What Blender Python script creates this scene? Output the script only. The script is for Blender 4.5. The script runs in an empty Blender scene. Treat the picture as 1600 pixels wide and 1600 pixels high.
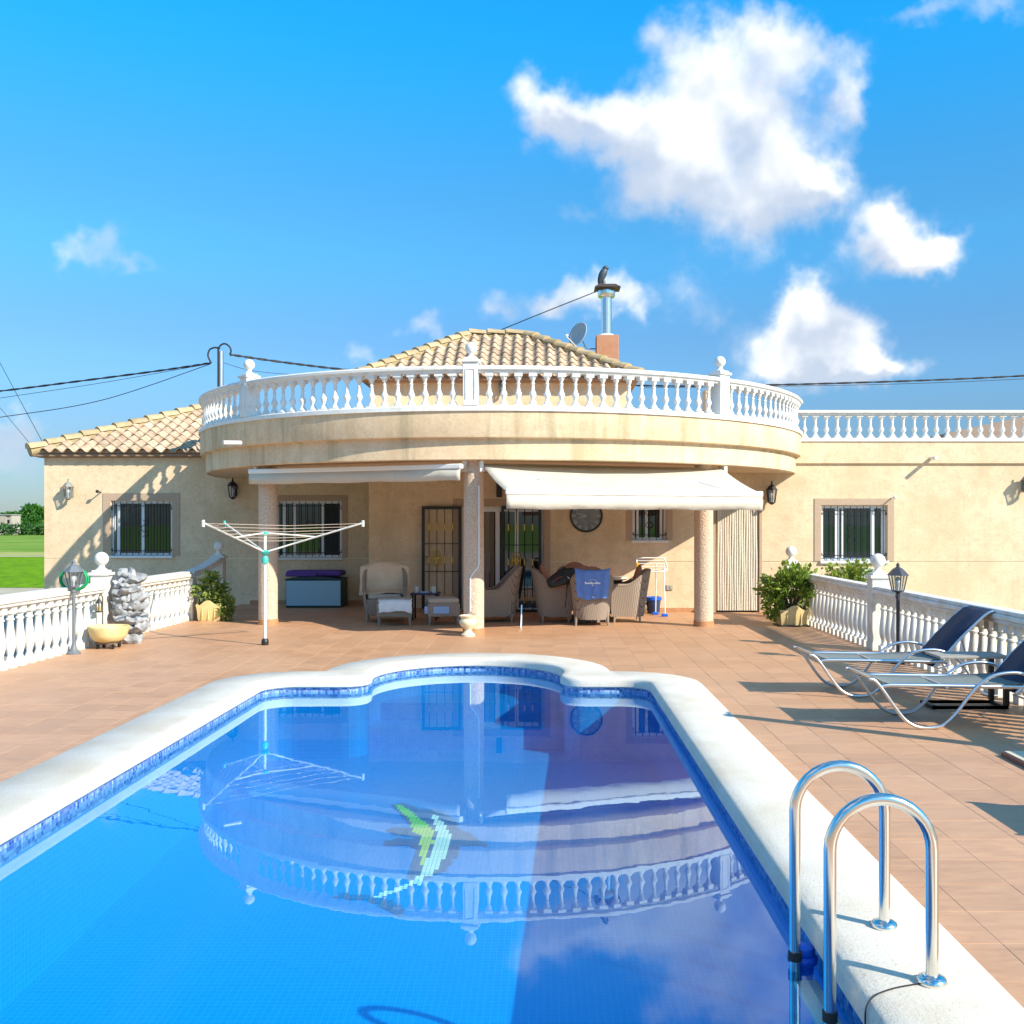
import bpy, bmesh, math, random
from mathutils import Vector, Matrix
random.seed(7)
R = math.radians
scene = bpy.context.scene
C = scene.collection

# ------------------------------------------------------------------ camera
CAM_H, FPX = 1.62, 1600.0          # eye height, focal length in photo pixels (1600 px wide)
HX, HY = 850.0, 820.0              # vanishing point of the pool axis in the photo
cam = bpy.data.cameras.new('camera'); cam_o = bpy.data.objects.new('camera', cam); C.objects.link(cam_o)
cam_o.location = (0, 0, CAM_H); cam_o.rotation_euler = (R(90), 0, 0)
cam.sensor_width = 36; cam.sensor_fit = 'HORIZONTAL'; cam.lens = 36.0 * FPX / 1600
cam.shift_x = -(HX - 800) / 1600; cam.shift_y = (HY - 800) / 1600
cam.clip_start = 0.05; cam.clip_end = 6000
scene.camera = cam_o
scene.render.resolution_x = 1024; scene.render.resolution_y = 1024

# ------------------------------------------------------------------ sun, sky
SUN_EL = R(33); SUN_DIR = Vector((0.816, -0.578, 0)).normalized()   # horizontal direction towards the sun
sl = bpy.data.lights.new('sun', 'SUN'); so = bpy.data.objects.new('sun', sl); C.objects.link(so)
sl.energy = 5.0; sl.angle = R(0.5); sl.color = (1.0, 0.92, 0.79)
to_sun = Vector((SUN_DIR.x * math.cos(SUN_EL), SUN_DIR.y * math.cos(SUN_EL), math.sin(SUN_EL)))
so.rotation_euler = to_sun.to_track_quat('Z', 'Y').to_euler(); so.location = to_sun * 60

world = bpy.data.worlds.new('World'); scene.world = world; world.use_nodes = True
def sky_world():
    nt = world.node_tree; nt.nodes.clear(); N = nt.nodes; L = nt.links
    def node(t, **k):
        n = N.new(t)
        for a, b in k.items(): setattr(n, a, b)
        return n
    def val(n, i, v):
        if hasattr(v, 'is_linked') or hasattr(v, 'links'): L.new(v, n.inputs[i])
        else: n.inputs[i].default_value = v
    def M(op, a, b=None, c=None, clamp=False):
        n = node('ShaderNodeMath', operation=op, use_clamp=clamp); val(n, 0, a)
        if b is not None: val(n, 1, b)
        if c is not None: val(n, 2, c)
        return n.outputs[0]
    def V(op, a, b=None):
        n = node('ShaderNodeVectorMath', operation=op); val(n, 0, a)
        if b is not None: val(n, 1, b)
        return n.outputs['Value'] if op in ('DOT_PRODUCT', 'LENGTH') else n.outputs[0]
    def noise(vec, scale, detail=5, rough=.55, dist=0):
        n = node('ShaderNodeTexNoise'); val(n, 'Vector', vec); n.inputs['Scale'].default_value = scale
        n.inputs['Detail'].default_value = detail; n.inputs['Roughness'].default_value = rough; n.inputs['Distortion'].default_value = dist
        return n
    def remap(x, a, b, c=0.0, d=1.0):
        n = node('ShaderNodeMapRange', interpolation_type='SMOOTHSTEP'); val(n, 0, x)
        for i, v in enumerate((a, b, c, d)): n.inputs[i + 1].default_value = v
        return n.outputs[0]
    def mix(f, a, b):
        n = node('ShaderNodeMix', data_type='RGBA'); val(n, 0, f); val(n, 6, a); val(n, 7, b); return n.outputs[2]
    sky = node('ShaderNodeTexSky', sky_type='NISHITA', sun_disc=False)
    sky.sun_elevation = SUN_EL; sky.sun_rotation = math.atan2(SUN_DIR.x, SUN_DIR.y)
    sky.altitude = 50; sky.air_density = 1.0; sky.dust_density = 0.35; sky.ozone_density = 2.2
    geo = node('ShaderNodeTexCoord')
    sep = node('ShaderNodeSeparateXYZ'); L.new(geo.outputs['Generated'], sep.inputs[0])
    dx, dy, dz = sep.outputs
    az = M('ARCTAN2', dx, dy); el = M('ARCSINE', dz)
    comb = node('ShaderNodeCombineXYZ'); L.new(az, comb.inputs[0]); L.new(el, comb.inputs[1])
    P0 = comb.outputs[0]
    # the deep saturated blue of the photograph: a tint that depends on elevation alone, all round the sky
    cr_ = node('ShaderNodeValToRGB'); cr_.color_ramp.interpolation = 'EASE'; val(cr_, 0, M('MULTIPLY', el, 1 / .6))
    stops = [(0.0, (.38, .48, .64)), (.06 / .6, (.42, .56, .74)), (.16 / .6, (.48, .80, 1.05)), (.27 / .6, (.40, 1.09, 1.38)), (.47 / .6, (.12, 1.53, 2.1)), (1.0, (.12, 1.53, 2.1))]
    els = cr_.color_ramp.elements
    while len(els) < len(stops): els.new(.5)
    for e_, (p_, c_) in zip(els, stops): e_.position = p_; e_.color = (c_[0] / 2.5, c_[1] / 2.5, c_[2] / 2.5, 1)
    tn = V('MULTIPLY', V('MULTIPLY', sky.outputs[0], cr_.outputs[0]), (2.5 * SKY_GAIN,) * 3)
    w1 = noise(geo.outputs['Generated'], 16, 2)
    w2 = noise(geo.outputs['Generated'], 60, 2)
    d1 = V('MULTIPLY', V('SUBTRACT', w1.outputs['Color'], (.5, .5, .5)), (.075, .06, 0))
    d2 = V('MULTIPLY', V('SUBTRACT', w2.outputs['Color'], (.5, .5, .5)), (.026, .026, 0))
    P = V('ADD', V('ADD', P0, d1), d2)
    # cloud bodies: where they hang in the sky (azimuth, elevation), from the photograph
    blobs = [(850,165,48,48,1),(905,200,75,48,1),(1000,205,85,65,1),(1100,110,75,62,.9),(1045,60,50,45,.55),(1185,45,62,42,.75),(1265,75,80,34,.75),
             (1150,190,120,80,.95),(1075,275,80,66,.9),(1170,335,100,58,1.05),(1245,268,76,62,.9),(1300,295,42,32,.88),(1335,150,34,55,1.0),(1215,150,60,50,.5),(1010,300,60,50,.6),
             (1395,350,48,44,1.2),(1410,402,80,34,1.2),(1455,405,38,22,1),
             (1258,475,34,46,1.1),(1235,530,66,50,1.2),(1325,535,64,55,1.2),(1285,578,125,30,1.1),(1385,575,50,22,.9),
             (865,450,52,32,.85),(935,450,72,38,.9),(985,475,40,30,.8),(785,478,32,28,.75),
             (105,392,34,20,.5),(165,395,46,32,.62),(225,412,36,18,.48),(575,558,32,20,.6),(665,525,34,24,.62),
             (1100,470,62,44,.55),(1440,10,66,20,.62),(1555,18,66,32,.66),(22,672,46,34,1.0),(5,720,60,30,.8),(890,335,60,22,.45),(730,530,30,14,.5)]
    F = H = None
    for x, y, rx, ry, s in blobs:
        u, v = (x - HX) / FPX, (HY - y) / FPX
        a, e = math.atan(u), math.atan(v / math.sqrt(1 + u * u))
        kx, ky = FPX / rx * 1.08, FPX / ry * 1.08
        n = node('ShaderNodeVectorMath', operation='MULTIPLY_ADD'); val(n, 0, P); val(n, 1, (kx, ky, 0)); val(n, 2, (-a * kx, -e * ky, 0))
        g = M('POWER', .36788, V('DOT_PRODUCT', n.outputs[0], n.outputs[0]))
        F = M('MULTIPLY', g, s) if F is None else M('MULTIPLY_ADD', g, s, F)
        if s > .85:                        # how far up towards the sun on the cloud body
            hgt = V('DOT_PRODUCT', n.outputs[0], (.25, 1, 0)); H = M('MULTIPLY', g, hgt) if H is None else M('MULTIPLY_ADD', g, hgt, H)
    # the same fair-weather cloud goes on over the rest of the sky
    fb = noise(geo.outputs['Generated'], 3.2, 5, .58, .3)
    away = M('MAXIMUM', remap(M('ABSOLUTE', az), .62, .95), remap(el, .62, .95))
    gen = M('MULTIPLY', M('MULTIPLY', remap(fb.outputs[0], .48, .62), 1.1), M('MULTIPLY', away, remap(dz, .02, .16)))
    F = M('ADD', F, gen)
    fn = noise(geo.outputs['Generated'], 22, 7, .66, .15)
    fld = M('ADD', F, M('MULTIPLY', M('SUBTRACT', fn.outputs[0], .5), .95))
    mask = M('MULTIPLY', remap(fld, .20, 1.42), .96)
    sh = noise(geo.outputs['Generated'], 13, 3, .5)
    lit = remap(M('ADD', M('MULTIPLY', sh.outputs[0], 1.5), M('MULTIPLY', H, .42)), .48, 1.0)
    ccol = mix(lit, (4.1, 4.7, 5.7, 1), (8.0, 8.0, 7.9, 1))
    out = mix(mask, tn, ccol)
    bg = node('ShaderNodeBackground'); L.new(out, bg.inputs[0]); bg.inputs[1].default_value = 0.1
    o = node('ShaderNodeOutputWorld'); L.new(bg.outputs[0], o.inputs[0])
SKY_GAIN = 0.97
sky_world()
scene.view_settings.view_transform = 'Standard'; scene.view_settings.look = 'None'
scene.view_settings.gamma = 1.0; scene.view_settings.exposure = 0.62
scene.view_settings.use_curve_mapping = False
scene.cycles.max_bounces = 12; scene.cycles.diffuse_bounces = 6

# ------------------------------------------------------------------ helpers
def W(px, py, D):                      # photo pixel at a known distance -> point
    return Vector(((px - HX) / FPX * D, D, CAM_H - (py - HY) / FPX * D))
def G(px, py, z=0.0):                  # photo pixel on a horizontal plane
    D = (CAM_H - z) * FPX / (py - HY); return Vector(((px - HX) / FPX * D, D, z))

def link(name, me, m=None, parent=None):
    o = bpy.data.objects.new(name, me); C.objects.link(o)
    if m is not None and me is not None and not me.materials: me.materials.append(m)
    if parent is not None: o.parent = parent
    return o
def tag(o, label, cat, group=None, kind=None):
    if label: o['label'] = label
    if cat: o['category'] = cat
    if group: o['group'] = group
    if kind: o['kind'] = kind
    return o
def thing(name, loc, label, cat, group=None, rz=0):
    o = bpy.data.objects.new(name, None); C.objects.link(o); o.location = loc; o.rotation_euler = (0, 0, rz); o.empty_display_size = .2
    return tag(o, label, cat, group)
def copy_tree(o, parent=None):
    c = o.copy(); C.objects.link(c)
    if parent is not None: c.parent = parent
    for ch in list(o.children): copy_tree(ch, c)
    return c

class MB:
    def __init__(s): s.v = []; s.f = []; s.mi = []; s.cur = 0
    def add(s, vs, fs):
        b = len(s.v); s.v += [tuple(p) for p in vs]
        for f in fs: s.f.append(tuple(b + i for i in f)); s.mi.append(s.cur)
        return s
    def box(s, c, d, rz=0, mat=None):
        x, y, z = d[0] / 2, d[1] / 2, d[2] / 2
        vs = [Vector((a, b, e)) for e in (-z, z) for a, b in ((-x, -y), (x, -y), (x, y), (-x, y))]
        m = mat if mat is not None else Matrix.Rotation(rz, 3, 'Z')
        c = Vector(c)
        return s.add([c + m @ p for p in vs], [(3, 2, 1, 0), (4, 5, 6, 7), (0, 1, 5, 4), (1, 2, 6, 5), (2, 3, 7, 6), (3, 0, 4, 7)])
    def bb(s, x0, x1, y0, y1, z0, z1):
        return s.box(((x0 + x1) / 2, (y0 + y1) / 2, (z0 + z1) / 2), (x1 - x0, y1 - y0, z1 - z0))
    def tube(s, pts, r, seg=8, closed=False, flat=None):
        pts = [Vector(p) for p in pts]; n = len(pts)
        rs = r if isinstance(r, (list, tuple)) else [r] * n
        tans = []
        for i in range(n):
            a = pts[(i - 1) % n] if (closed or i > 0) else pts[i]
            b = pts[(i + 1) % n] if (closed or i < n - 1) else pts[i]
            tans.append((b - a).normalized())
        up = Vector((0, 0, 1)) if abs(tans[0].z) < .9 else Vector((1, 0, 0))
        nrm = (up - tans[0] * up.dot(tans[0])).normalized()
        vs = []
        for i in range(n):
            t = tans[i]; nrm = (nrm - t * nrm.dot(t)).normalized(); bi = t.cross(nrm)
            for k in range(seg):
                a = 2 * math.pi * k / seg
                fl = flat or (1, 1)
                vs.append(pts[i] + (nrm * math.cos(a) * fl[0] + bi * math.sin(a) * fl[1]) * rs[i])
        fs = []
        for i in range(n if closed else n - 1):
            j = (i + 1) % n
            for k in range(seg):
                k2 = (k + 1) % seg
                fs.append((i * seg + k, i * seg + k2, j * seg + k2, j * seg + k))
        if not closed: fs += [tuple(reversed(range(seg))), tuple((n - 1) * seg + k for k in range(seg))]
        return s.add(vs, fs)
    def lathe(s, prof, seg=16, c=(0, 0, 0), sq=None, wob=0, rnd=None):
        c = Vector(c); vs = []; n = len(prof)
        for r, z in prof:
            for k in range(seg):
                a = 2 * math.pi * (k + .5) / seg
                q = 1 + (rnd.uniform(-wob, wob) if rnd else 0)
                vs.append(c + Vector((math.cos(a) * r * q, math.sin(a) * r * q, z)))
        fs = [(i * seg + k, i * seg + (k + 1) % seg, (i + 1) * seg + (k + 1) % seg, (i + 1) * seg + k) for i in range(n - 1) for k in range(seg)]
        fs += [tuple(reversed(range(seg))), tuple((n - 1) * seg + k for k in range(seg))]
        return s.add(vs, fs)
    def ball(s, c, r, seg=16, rings=10, sc=(1, 1, 1), mat=None):
        c = Vector(c); vs = []; m = mat or Matrix.Identity(3)
        for i in range(rings + 1):
            t = math.pi * i / rings
            for k in range(seg):
                a = 2 * math.pi * k / seg
                vs.append(c + m @ Vector((math.sin(t) * math.cos(a) * r * sc[0], math.sin(t) * math.sin(a) * r * sc[1], -math.cos(t) * r * sc[2])))
        fs = [(i * seg + k, i * seg + (k + 1) % seg, (i + 1) * seg + (k + 1) % seg, (i + 1) * seg + k) for i in range(rings) for k in range(seg)]
        return s.add(vs, fs)
    def prism(s, poly, z0, z1):
        n = len(poly)
        vs = [(x, y, z0) for x, y in poly] + [(x, y, z1) for x, y in poly]
        fs = [tuple(reversed(range(n))), tuple(range(n, 2 * n))] + [(i, (i + 1) % n, n + (i + 1) % n, n + i) for i in range(n)]
        return s.add(vs, fs)
    def mesh(s, name, smooth=0, weld=False):
        me = bpy.data.meshes.new(name); me.from_pydata(s.v, [], s.f)
        if any(s.mi): me.polygons.foreach_set('material_index', s.mi)
        if weld:
            bm = bmesh.new(); bm.from_mesh(me); bmesh.ops.remove_doubles(bm, verts=bm.verts, dist=1e-4)
            bmesh.ops.recalc_face_normals(bm, faces=bm.faces); bm.to_mesh(me); bm.free()
        if smooth:
            me.shade_smooth(); me.set_sharp_from_angle(angle=R(smooth))
        me.update(); return me
    def build(s, name, m, parent=None, smooth=0, bevel=0, weld=False):
        me = s.mesh(name, smooth, weld)
        for x in (m if isinstance(m, (list, tuple)) else [m]): me.materials.append(x)
        o = link(name, me, None, parent)
        if bevel:
            b = o.modifiers.new('bevel', 'BEVEL'); b.width = bevel; b.segments = 2; b.limit_method = 'ANGLE'; b.angle_limit = R(40)
        return o

def smooth_path(pts, n=6):             # Catmull-Rom
    pts = [Vector(p) for p in pts]; out = []
    for i in range(len(pts) - 1):
        p0 = pts[max(i - 1, 0)]; p1 = pts[i]; p2 = pts[i + 1]; p3 = pts[min(i + 2, len(pts) - 1)]
        for k in range(n):
            t = k / n
            out.append(.5 * ((2 * p1) + (p2 - p0) * t + (2 * p0 - 5 * p1 + 4 * p2 - p3) * t * t + (3 * p1 - p0 - 3 * p2 + p3) * t ** 3))
    out.append(pts[-1]); return out

# ------------------------------------------------------------------ materials
class NT:
    def __init__(s, name):
        s.m = bpy.data.materials.new(name); s.m.use_nodes = True; s.t = s.m.node_tree; s.N = s.t.nodes; s.L = s.t.links
        s.b = s.N['Principled BSDF']; s.out = s.N['Material Output']
    def node(s, t, **k):
        n = s.N.new(t)
        for a, b in k.items(): setattr(n, a, b)
        return n
    def put(s, n, i, v):
        if hasattr(v, 'links'): s.L.new(v, n.inputs[i])
        else: n.inputs[i].default_value = v
    def noise(s, vec, scale, detail=4, rough=.55, dist=0):
        n = s.node('ShaderNodeTexNoise'); s.put(n, 'Vector', vec); n.inputs['Scale'].default_value = scale
        n.inputs['Detail'].default_value = detail; n.inputs['Roughness'].default_value = rough; n.inputs['Distortion'].default_value = dist
        return n.outputs[0]
    def ramp(s, x, a, b, c=0.0, d=1.0):
        n = s.node('ShaderNodeMapRange'); s.put(n, 0, x)
        for i, v in enumerate((a, b, c, d)): n.inputs[i + 1].default_value = v
        return n.outputs[0]
    def mix(s, f, a, b, mode='MIX'):
        n = s.node('ShaderNodeMix', data_type='RGBA', blend_type=mode); s.put(n, 0, f); s.put(n, 6, a); s.put(n, 7, b); return n.outputs[2]
    def math(s, op, a, b=None, clamp=False):
        n = s.node('ShaderNodeMath', operation=op, use_clamp=clamp); s.put(n, 0, a)
        if b is not None: s.put(n, 1, b)
        return n.outputs[0]
    def mapping(s, vec, scale):
        n = s.node('ShaderNodeMapping'); s.put(n, 0, vec); n.inputs['Scale'].default_value = scale; return n.outputs[0]
    def pos(s): return s.node('ShaderNodeNewGeometry').outputs['Position']
    def obj(s): return s.node('ShaderNodeTexCoord').outputs['Object']
    def bump(s, h, strength=.3, dist=.01):
        n = s.node('ShaderNodeBump'); n.inputs['Strength'].default_value = strength; n.inputs['Distance'].default_value = dist
        s.put(n, 'Height', h); s.L.new(n.outputs[0], s.b.inputs['Normal'])
    def set(s, **k):
        for a, v in k.items(): s.put(s.b, {'color': 'Base Color', 'rough': 'Roughness', 'metal': 'Metallic', 'spec': 'Specular IOR Level', 'ior': 'IOR'}.get(a, a), v)
        return s
def c4(c): return (c[0], c[1], c[2], 1)
def nmat(name, c1, c2=None, scale=8, rough=.6, bump=0, bscale=60, metal=0, spec=.5, rnd=0, bdist=.005, detail=5, lo=.3, hi=.7):
    t = NT(name); t.set(rough=rough, metal=metal, spec=spec)
    c2 = c2 or c1; p = t.pos()
    col = t.mix(t.ramp(t.noise(p, scale, detail), lo, hi), c4(c1), c4(c2))
    if rnd:
        oi = t.node('ShaderNodeObjectInfo').outputs['Random']
        isl = t.node('ShaderNodeNewGeometry').outputs['Random Per Island']
        rv = t.math('FRACT', t.math('ADD', oi, t.math('MULTIPLY', isl, 3.7)))
        g = t.ramp(rv, 0, 1, 1 - rnd, 1 + rnd)
        cb = t.node('ShaderNodeCombineColor'); [t.put(cb, i, g) for i in range(3)]
        col = t.mix(1.0, col, cb.outputs[0], 'MULTIPLY')
    t.put(t.b, 'Base Color', col)
    if bump: t.bump(t.noise(p, bscale, 4, .6), bump, bdist)
    return t.m

def stucco(name, c1, c2, stain=0.0):
    t = NT(name); t.set(rough=.92, spec=.2); p = t.pos()
    n1 = t.noise(p, 1.3, 6, .6); n2 = t.noise(p, 22, 5, .65); n3 = t.noise(p, 130, 3)
    col = t.mix(t.ramp(n1, .3, .7), c4(c1), c4(c2))
    dark = [x * .78 for x in c1]
    n4 = t.noise(p, 6.5, 5, .65); col = t.mix(t.ramp(n4, .48, .72, 0, .6), col, c4([x * .84 for x in c1]))
    col = t.mix(t.ramp(n2, .46, .70, 0, .48), col, c4(dark))
    if stain:
        st = t.noise(t.mapping(p, (3.2, 3.2, .28)), 1.0, 5, .6)
        col = t.mix(t.ramp(st, .50, .70, 0, stain), col, (.27, .24, .13, 1))
        st2 = t.noise(t.mapping(p, (5, 5, .15)), 1.0, 3)
        col = t.mix(t.ramp(st2, .5, .8, 0, stain * .7), col, (.52, .36, .18, 1))
    t.put(t.b, 'Base Color', col)
    t.bump(t.math('ADD', t.math('MULTIPLY', n2, .7), n3), .55, .006)
    return t.m

WALL = stucco('wall_stucco', (.67, .500, .310), (.83, .655, .445), .14)
FASCIA = stucco('fascia_stucco', (.68, .50, .31), (.82, .64, .43), .66)
TRIM = nmat('surround_stone', (.42, .30, .20), (.48, .35, .25), 30, .85, .3, 150)
JOINT = nmat('wall_joint', (.80, .72, .50), rough=.9)
WHITE = nmat('white_painted_concrete', (.74, .73, .69), (.56, .53, .46), 7, .65, .2, 60, lo=.5, hi=.85, rnd=.05)
WEATHERED = nmat('cream_painted_concrete', (.74, .72, .66), (.58, .51, .39), 6, .7, .25, 50, lo=.45, hi=.8, rnd=.05)
SKIRT = nmat('terracotta_skirting', (.42, .2, .09), (.5, .26, .12), 12, .5)
SOFFIT = stucco('soffit_plaster', (.66, .50, .33), (.70, .54, .36))
def roughcast():
    t = NT('column_roughcast'); t.set(rough=.9, spec=.2); p = t.pos()
    v = t.node('ShaderNodeTexVoronoi'); t.put(v, 'Vector', p); v.inputs['Scale'].default_value = 55
    n = t.noise(p, 60, 4)
    t.put(t.b, 'Base Color', t.mix(t.ramp(n, .35, .65), (.50, .36, .25, 1), (.72, .58, .44, 1)))
    t.bump(v.outputs['Distance'], .8, .012); return t.m
COLUMN = roughcast()
FRAME = nmat('white_aluminium', (.78, .79, .80), rough=.35)
IRON = nmat('black_iron', (.012, .013, .014), rough=.45)
GOLD = nmat('brass_ornament', (.55, .34, .06), rough=.4, metal=.4)
def glass():
    t = NT('dark_window_glass'); t.set(color=(.006, .016, .02, 1), rough=.02, spec=.6, ior=1.7)
    t.bump(t.noise(t.pos(), 1.2, 2), .04, .02); return t.m
GLASS = glass()
def clear_glass():
    t = NT('lantern_glass'); g = t.node('ShaderNodeBsdfGlossy'); g.inputs['Roughness'].default_value = .05
    tr = t.node('ShaderNodeBsdfTransparent'); tr.inputs[0].default_value = (.85, .88, .88, 1)
    mx = t.node('ShaderNodeMixShader'); mx.inputs[0].default_value = .14
    t.L.new(tr.outputs[0], mx.inputs[1]); t.L.new(g.outputs[0], mx.inputs[2]); t.L.new(mx.outputs[0], t.out.inputs[0]); return t.m
CLEAR = clear_glass()
CHROME = nmat('stainless_steel', (.80, .76, .70), rough=.17, metal=1)
ALU = nmat('brushed_aluminium', (.72, .73, .74), rough=.3, metal=1)
ROOFTILE = nmat('clay_roof_tile', (.40, .265, .165), (.56, .43, .29), 6, .85, .35, 40, rnd=.25, lo=.35, hi=.65)
HIPTILE = nmat('clay_hip_tile', (.52, .38, .22), (.36, .27, .13), 5, .85, .4, 40, rnd=.15)
DECK = nmat('roof_underlay', (.30, .19, .12), rough=.9)
MORTAR = nmat('roof_mortar', (.45, .33, .18), (.33, .27, .13), 6, .95, .6, 30)
def floor_mat():
    t = NT('terracotta_floor_tile'); p = t.pos()
    oi = t.node('ShaderNodeObjectInfo').outputs['Random']; isl = t.node('ShaderNodeNewGeometry').outputs['Random Per Island']
    rv = t.math('FRACT', t.math('ADD', oi, t.math('MULTIPLY', isl, 3.7)))
    n = t.noise(t.mapping(p, (3, 11, 3)), 1.6, 7, .65, .5); n2 = t.noise(p, .55, 4)
    col = t.mix(t.ramp(n, .3, .72), (.43, .215, .110, 1), (.585, .335, .185, 1))
    col = t.mix(t.ramp(n2, .35, .7, 0, .45), col, (.54, .335, .205, 1))
    g = t.ramp(rv, 0, 1, .92, 1.07); cb = t.node('ShaderNodeCombineColor'); [t.put(cb, i, g) for i in range(3)]
    t.put(t.b, 'Base Color', t.mix(1, col, cb.outputs[0], 'MULTIPLY'))
    t.put(t.b, 'Roughness', t.ramp(n, .3, .7, .42, .6)); t.b.inputs['Specular IOR Level'].default_value = .35
    t.bump(n, .12, .004); return t.m
FLOOR = floor_mat()
GROUT = nmat('floor_grout', (.72, .52, .38), (.50, .33, .22), 2.5, .9)
def coping_mat():
    t = NT('coping_stone'); p = t.pos(); t.set(rough=.9, spec=.2)
    n = t.noise(p, 2.2, 6, .6); f = t.noise(p, 140, 4, .7); sp = t.noise(p, 60, 3)
    col = t.mix(t.ramp(n, .35, .75), (.66, .62, .54, 1), (.55, .48, .37, 1))
    col = t.mix(t.ramp(sp, .58, .70, 0, .55), col, (.44, .36, .25, 1))
    t.put(t.b, 'Base Color', col); t.bump(t.math('ADD', f, sp), .5, .006); return t.m
COPING = coping_mat()
def mosaic(name, c1, c2, pitch, line, grout, contrast=.35):
    t = NT(name); t.set(rough=.25, spec=.4); p = t.pos()
    nm = t.node('ShaderNodeNewGeometry').outputs['Normal']
    sp = t.node('ShaderNodeSeparateXYZ'); t.put(sp, 0, t.mapping(p, (1 / pitch,) * 3))
    gr = None; sn = t.node('ShaderNodeSeparateXYZ'); t.put(sn, 0, nm)
    for i in range(3):
        fr = t.math('FRACT', sp.outputs[i]); e = t.math('MINIMUM', fr, t.math('SUBTRACT', 1.0, fr))
        on = t.math('LESS_THAN', t.math('ABSOLUTE', sn.outputs[i]), .8)
        g = t.math('MULTIPLY', t.math('LESS_THAN', e, line), on)
        gr = g if gr is None else t.math('MAXIMUM', gr, g)
    fl = t.node('ShaderNodeVectorMath', operation='FLOOR'); t.put(fl, 0, t.mapping(p, (1 / pitch,) * 3))
    wn = t.node('ShaderNodeTexWhiteNoise'); t.put(wn, 0, fl.outputs[0])
    col = t.mix(t.math('MULTIPLY', wn.outputs[0], contrast), c4(c1), c4(c2))
    t.put(t.b, 'Base Color', t.mix(gr, col, c4(grout))); return t.m
POOLTILE = mosaic('blue_pool_mosaic', (.002, .225, .60), (.003, .275, .66), .04, .035, (.01, .34, .72))
BANDTILE = mosaic('waterline_mosaic', (.006, .04, .26), (.45, .60, .75), .025, .07, (.10, .22, .45), .75)
def water_mat():
    t = NT('pool_water'); p = t.pos()
    n = t.noise(t.mapping(p, (1, .55, 1)), 2.4, 3, .5); n2 = t.noise(p, 11, 2)
    bm = t.node('ShaderNodeBump'); bm.inputs['Strength'].default_value = .02; bm.inputs['Distance'].default_value = .035
    t.put(bm, 'Height', t.math('ADD', n, t.math('MULTIPLY', n2, .06)))
    lw = t.node('ShaderNodeLayerWeight'); lw.inputs['Blend'].default_value = .5; t.L.new(bm.outputs[0], lw.inputs['Normal'])   # Schlick, the same from above and below
    fr = t.node('ShaderNodeMath', operation='MULTIPLY_ADD'); t.put(fr, 0, t.math('POWER', lw.outputs['Facing'], 3.9)); fr.inputs[1].default_value = .97; fr.inputs[2].default_value = .02
    gl = t.node('ShaderNodeBsdfGlossy'); gl.inputs['Roughness'].default_value = 0.0; gl.inputs['Color'].default_value = (.78, .97, 1, 1); t.L.new(bm.outputs[0], gl.inputs['Normal'])
    tr = t.node('ShaderNodeBsdfTransparent'); tr.inputs[0].default_value = (.70, .96, 1, 1)
    mx = t.node('ShaderNodeMixShader'); df = t.node('ShaderNodeBsdfDiffuse'); df.inputs[0].default_value = (.0, .26, .72, 1)      # light scattered back by the water itself
    body = t.node('ShaderNodeMixShader'); body.inputs[0].default_value = .05; t.L.new(tr.outputs[0], body.inputs[1]); t.L.new(df.outputs[0], body.inputs[2])
    t.L.new(fr.outputs[0], mx.inputs[0]); t.L.new(body.outputs[0], mx.inputs[1]); t.L.new(gl.outputs[0], mx.inputs[2])
    t.L.new(mx.outputs[0], t.out.inputs[0]); return t.m
WATER = water_mat()
def leaf_mat(name, c1, c2, scale):
    t = NT(name); p = t.pos(); t.set(rough=.5, spec=.3)
    isl = t.node('ShaderNodeNewGeometry').outputs['Random Per Island']
    n = t.noise(p, scale, 3); f = t.math('ADD', t.math('MULTIPLY', n, .6), t.math('MULTIPLY', isl, .4))
    col = t.mix(t.ramp(f, .25, .75), c4(c1), c4(c2)); t.put(t.b, 'Base Color', col)
    tl = t.node('ShaderNodeBsdfTranslucent'); t.L.new(col, tl.inputs[0])
    mx = t.node('ShaderNodeMixShader'); mx.inputs[0].default_value = .3
    t.L.new(t.b.outputs[0], mx.inputs[1]); t.L.new(tl.outputs[0], mx.inputs[2]); t.L.new(mx.outputs[0], t.out.inputs[0]); return t.m
LEAF = leaf_mat('shrub_leaf', (.11, .19, .03), (.32, .42, .06), 6)
LEAF2 = leaf_mat('succulent_leaf', (.12, .20, .04), (.30, .36, .08), 9)
FARLEAF = leaf_mat('far_tree_leaf', (.03, .12, .02), (.10, .26, .04), .35)
BARK = nmat('bark', (.09, .06, .04), (.14, .1, .07), 20, .9, .5, 30)
def canvas():
    t = NT('cream_awning_canvas'); t.set(rough=.85, spec=.2); o = t.obj(); p = t.pos()
    sp = t.node('ShaderNodeSeparateXYZ'); t.put(sp, 0, o); fr = t.math('FRACT', t.math('MULTIPLY', t.math('ADD', sp.outputs[0], .31), 1 / 1.12))
    seam = t.math('LESS_THAN', fr, .012); n = t.noise(p, 3, 5); st = t.noise(t.mapping(p, (1.2, 1.2, 9)), 3.0, 5, .65)
    col = t.mix(t.ramp(n, .3, .7), (.60, .54, .44, 1), (.55, .49, .39, 1)); col = t.mix(t.ramp(st, .58, .78, 0, .35), col, (.50, .43, .33, 1))
    t.put(t.b, 'Base Color', t.mix(t.math('MULTIPLY', seam, .4), col, (.5, .44, .35, 1)))
    t.bump(t.math('ADD', t.noise(t.mapping(o, (2.5, 5, 5)), 1.6, 3), t.math('MULTIPLY', seam, .3)), .35, .03); return t.m
AWN = canvas()
AWNB = nmat('awning_bar', (.80, .77, .70), rough=.4)
PLASTIC_W = nmat('white_plastic', (.78, .78, .76), rough=.4)
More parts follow.
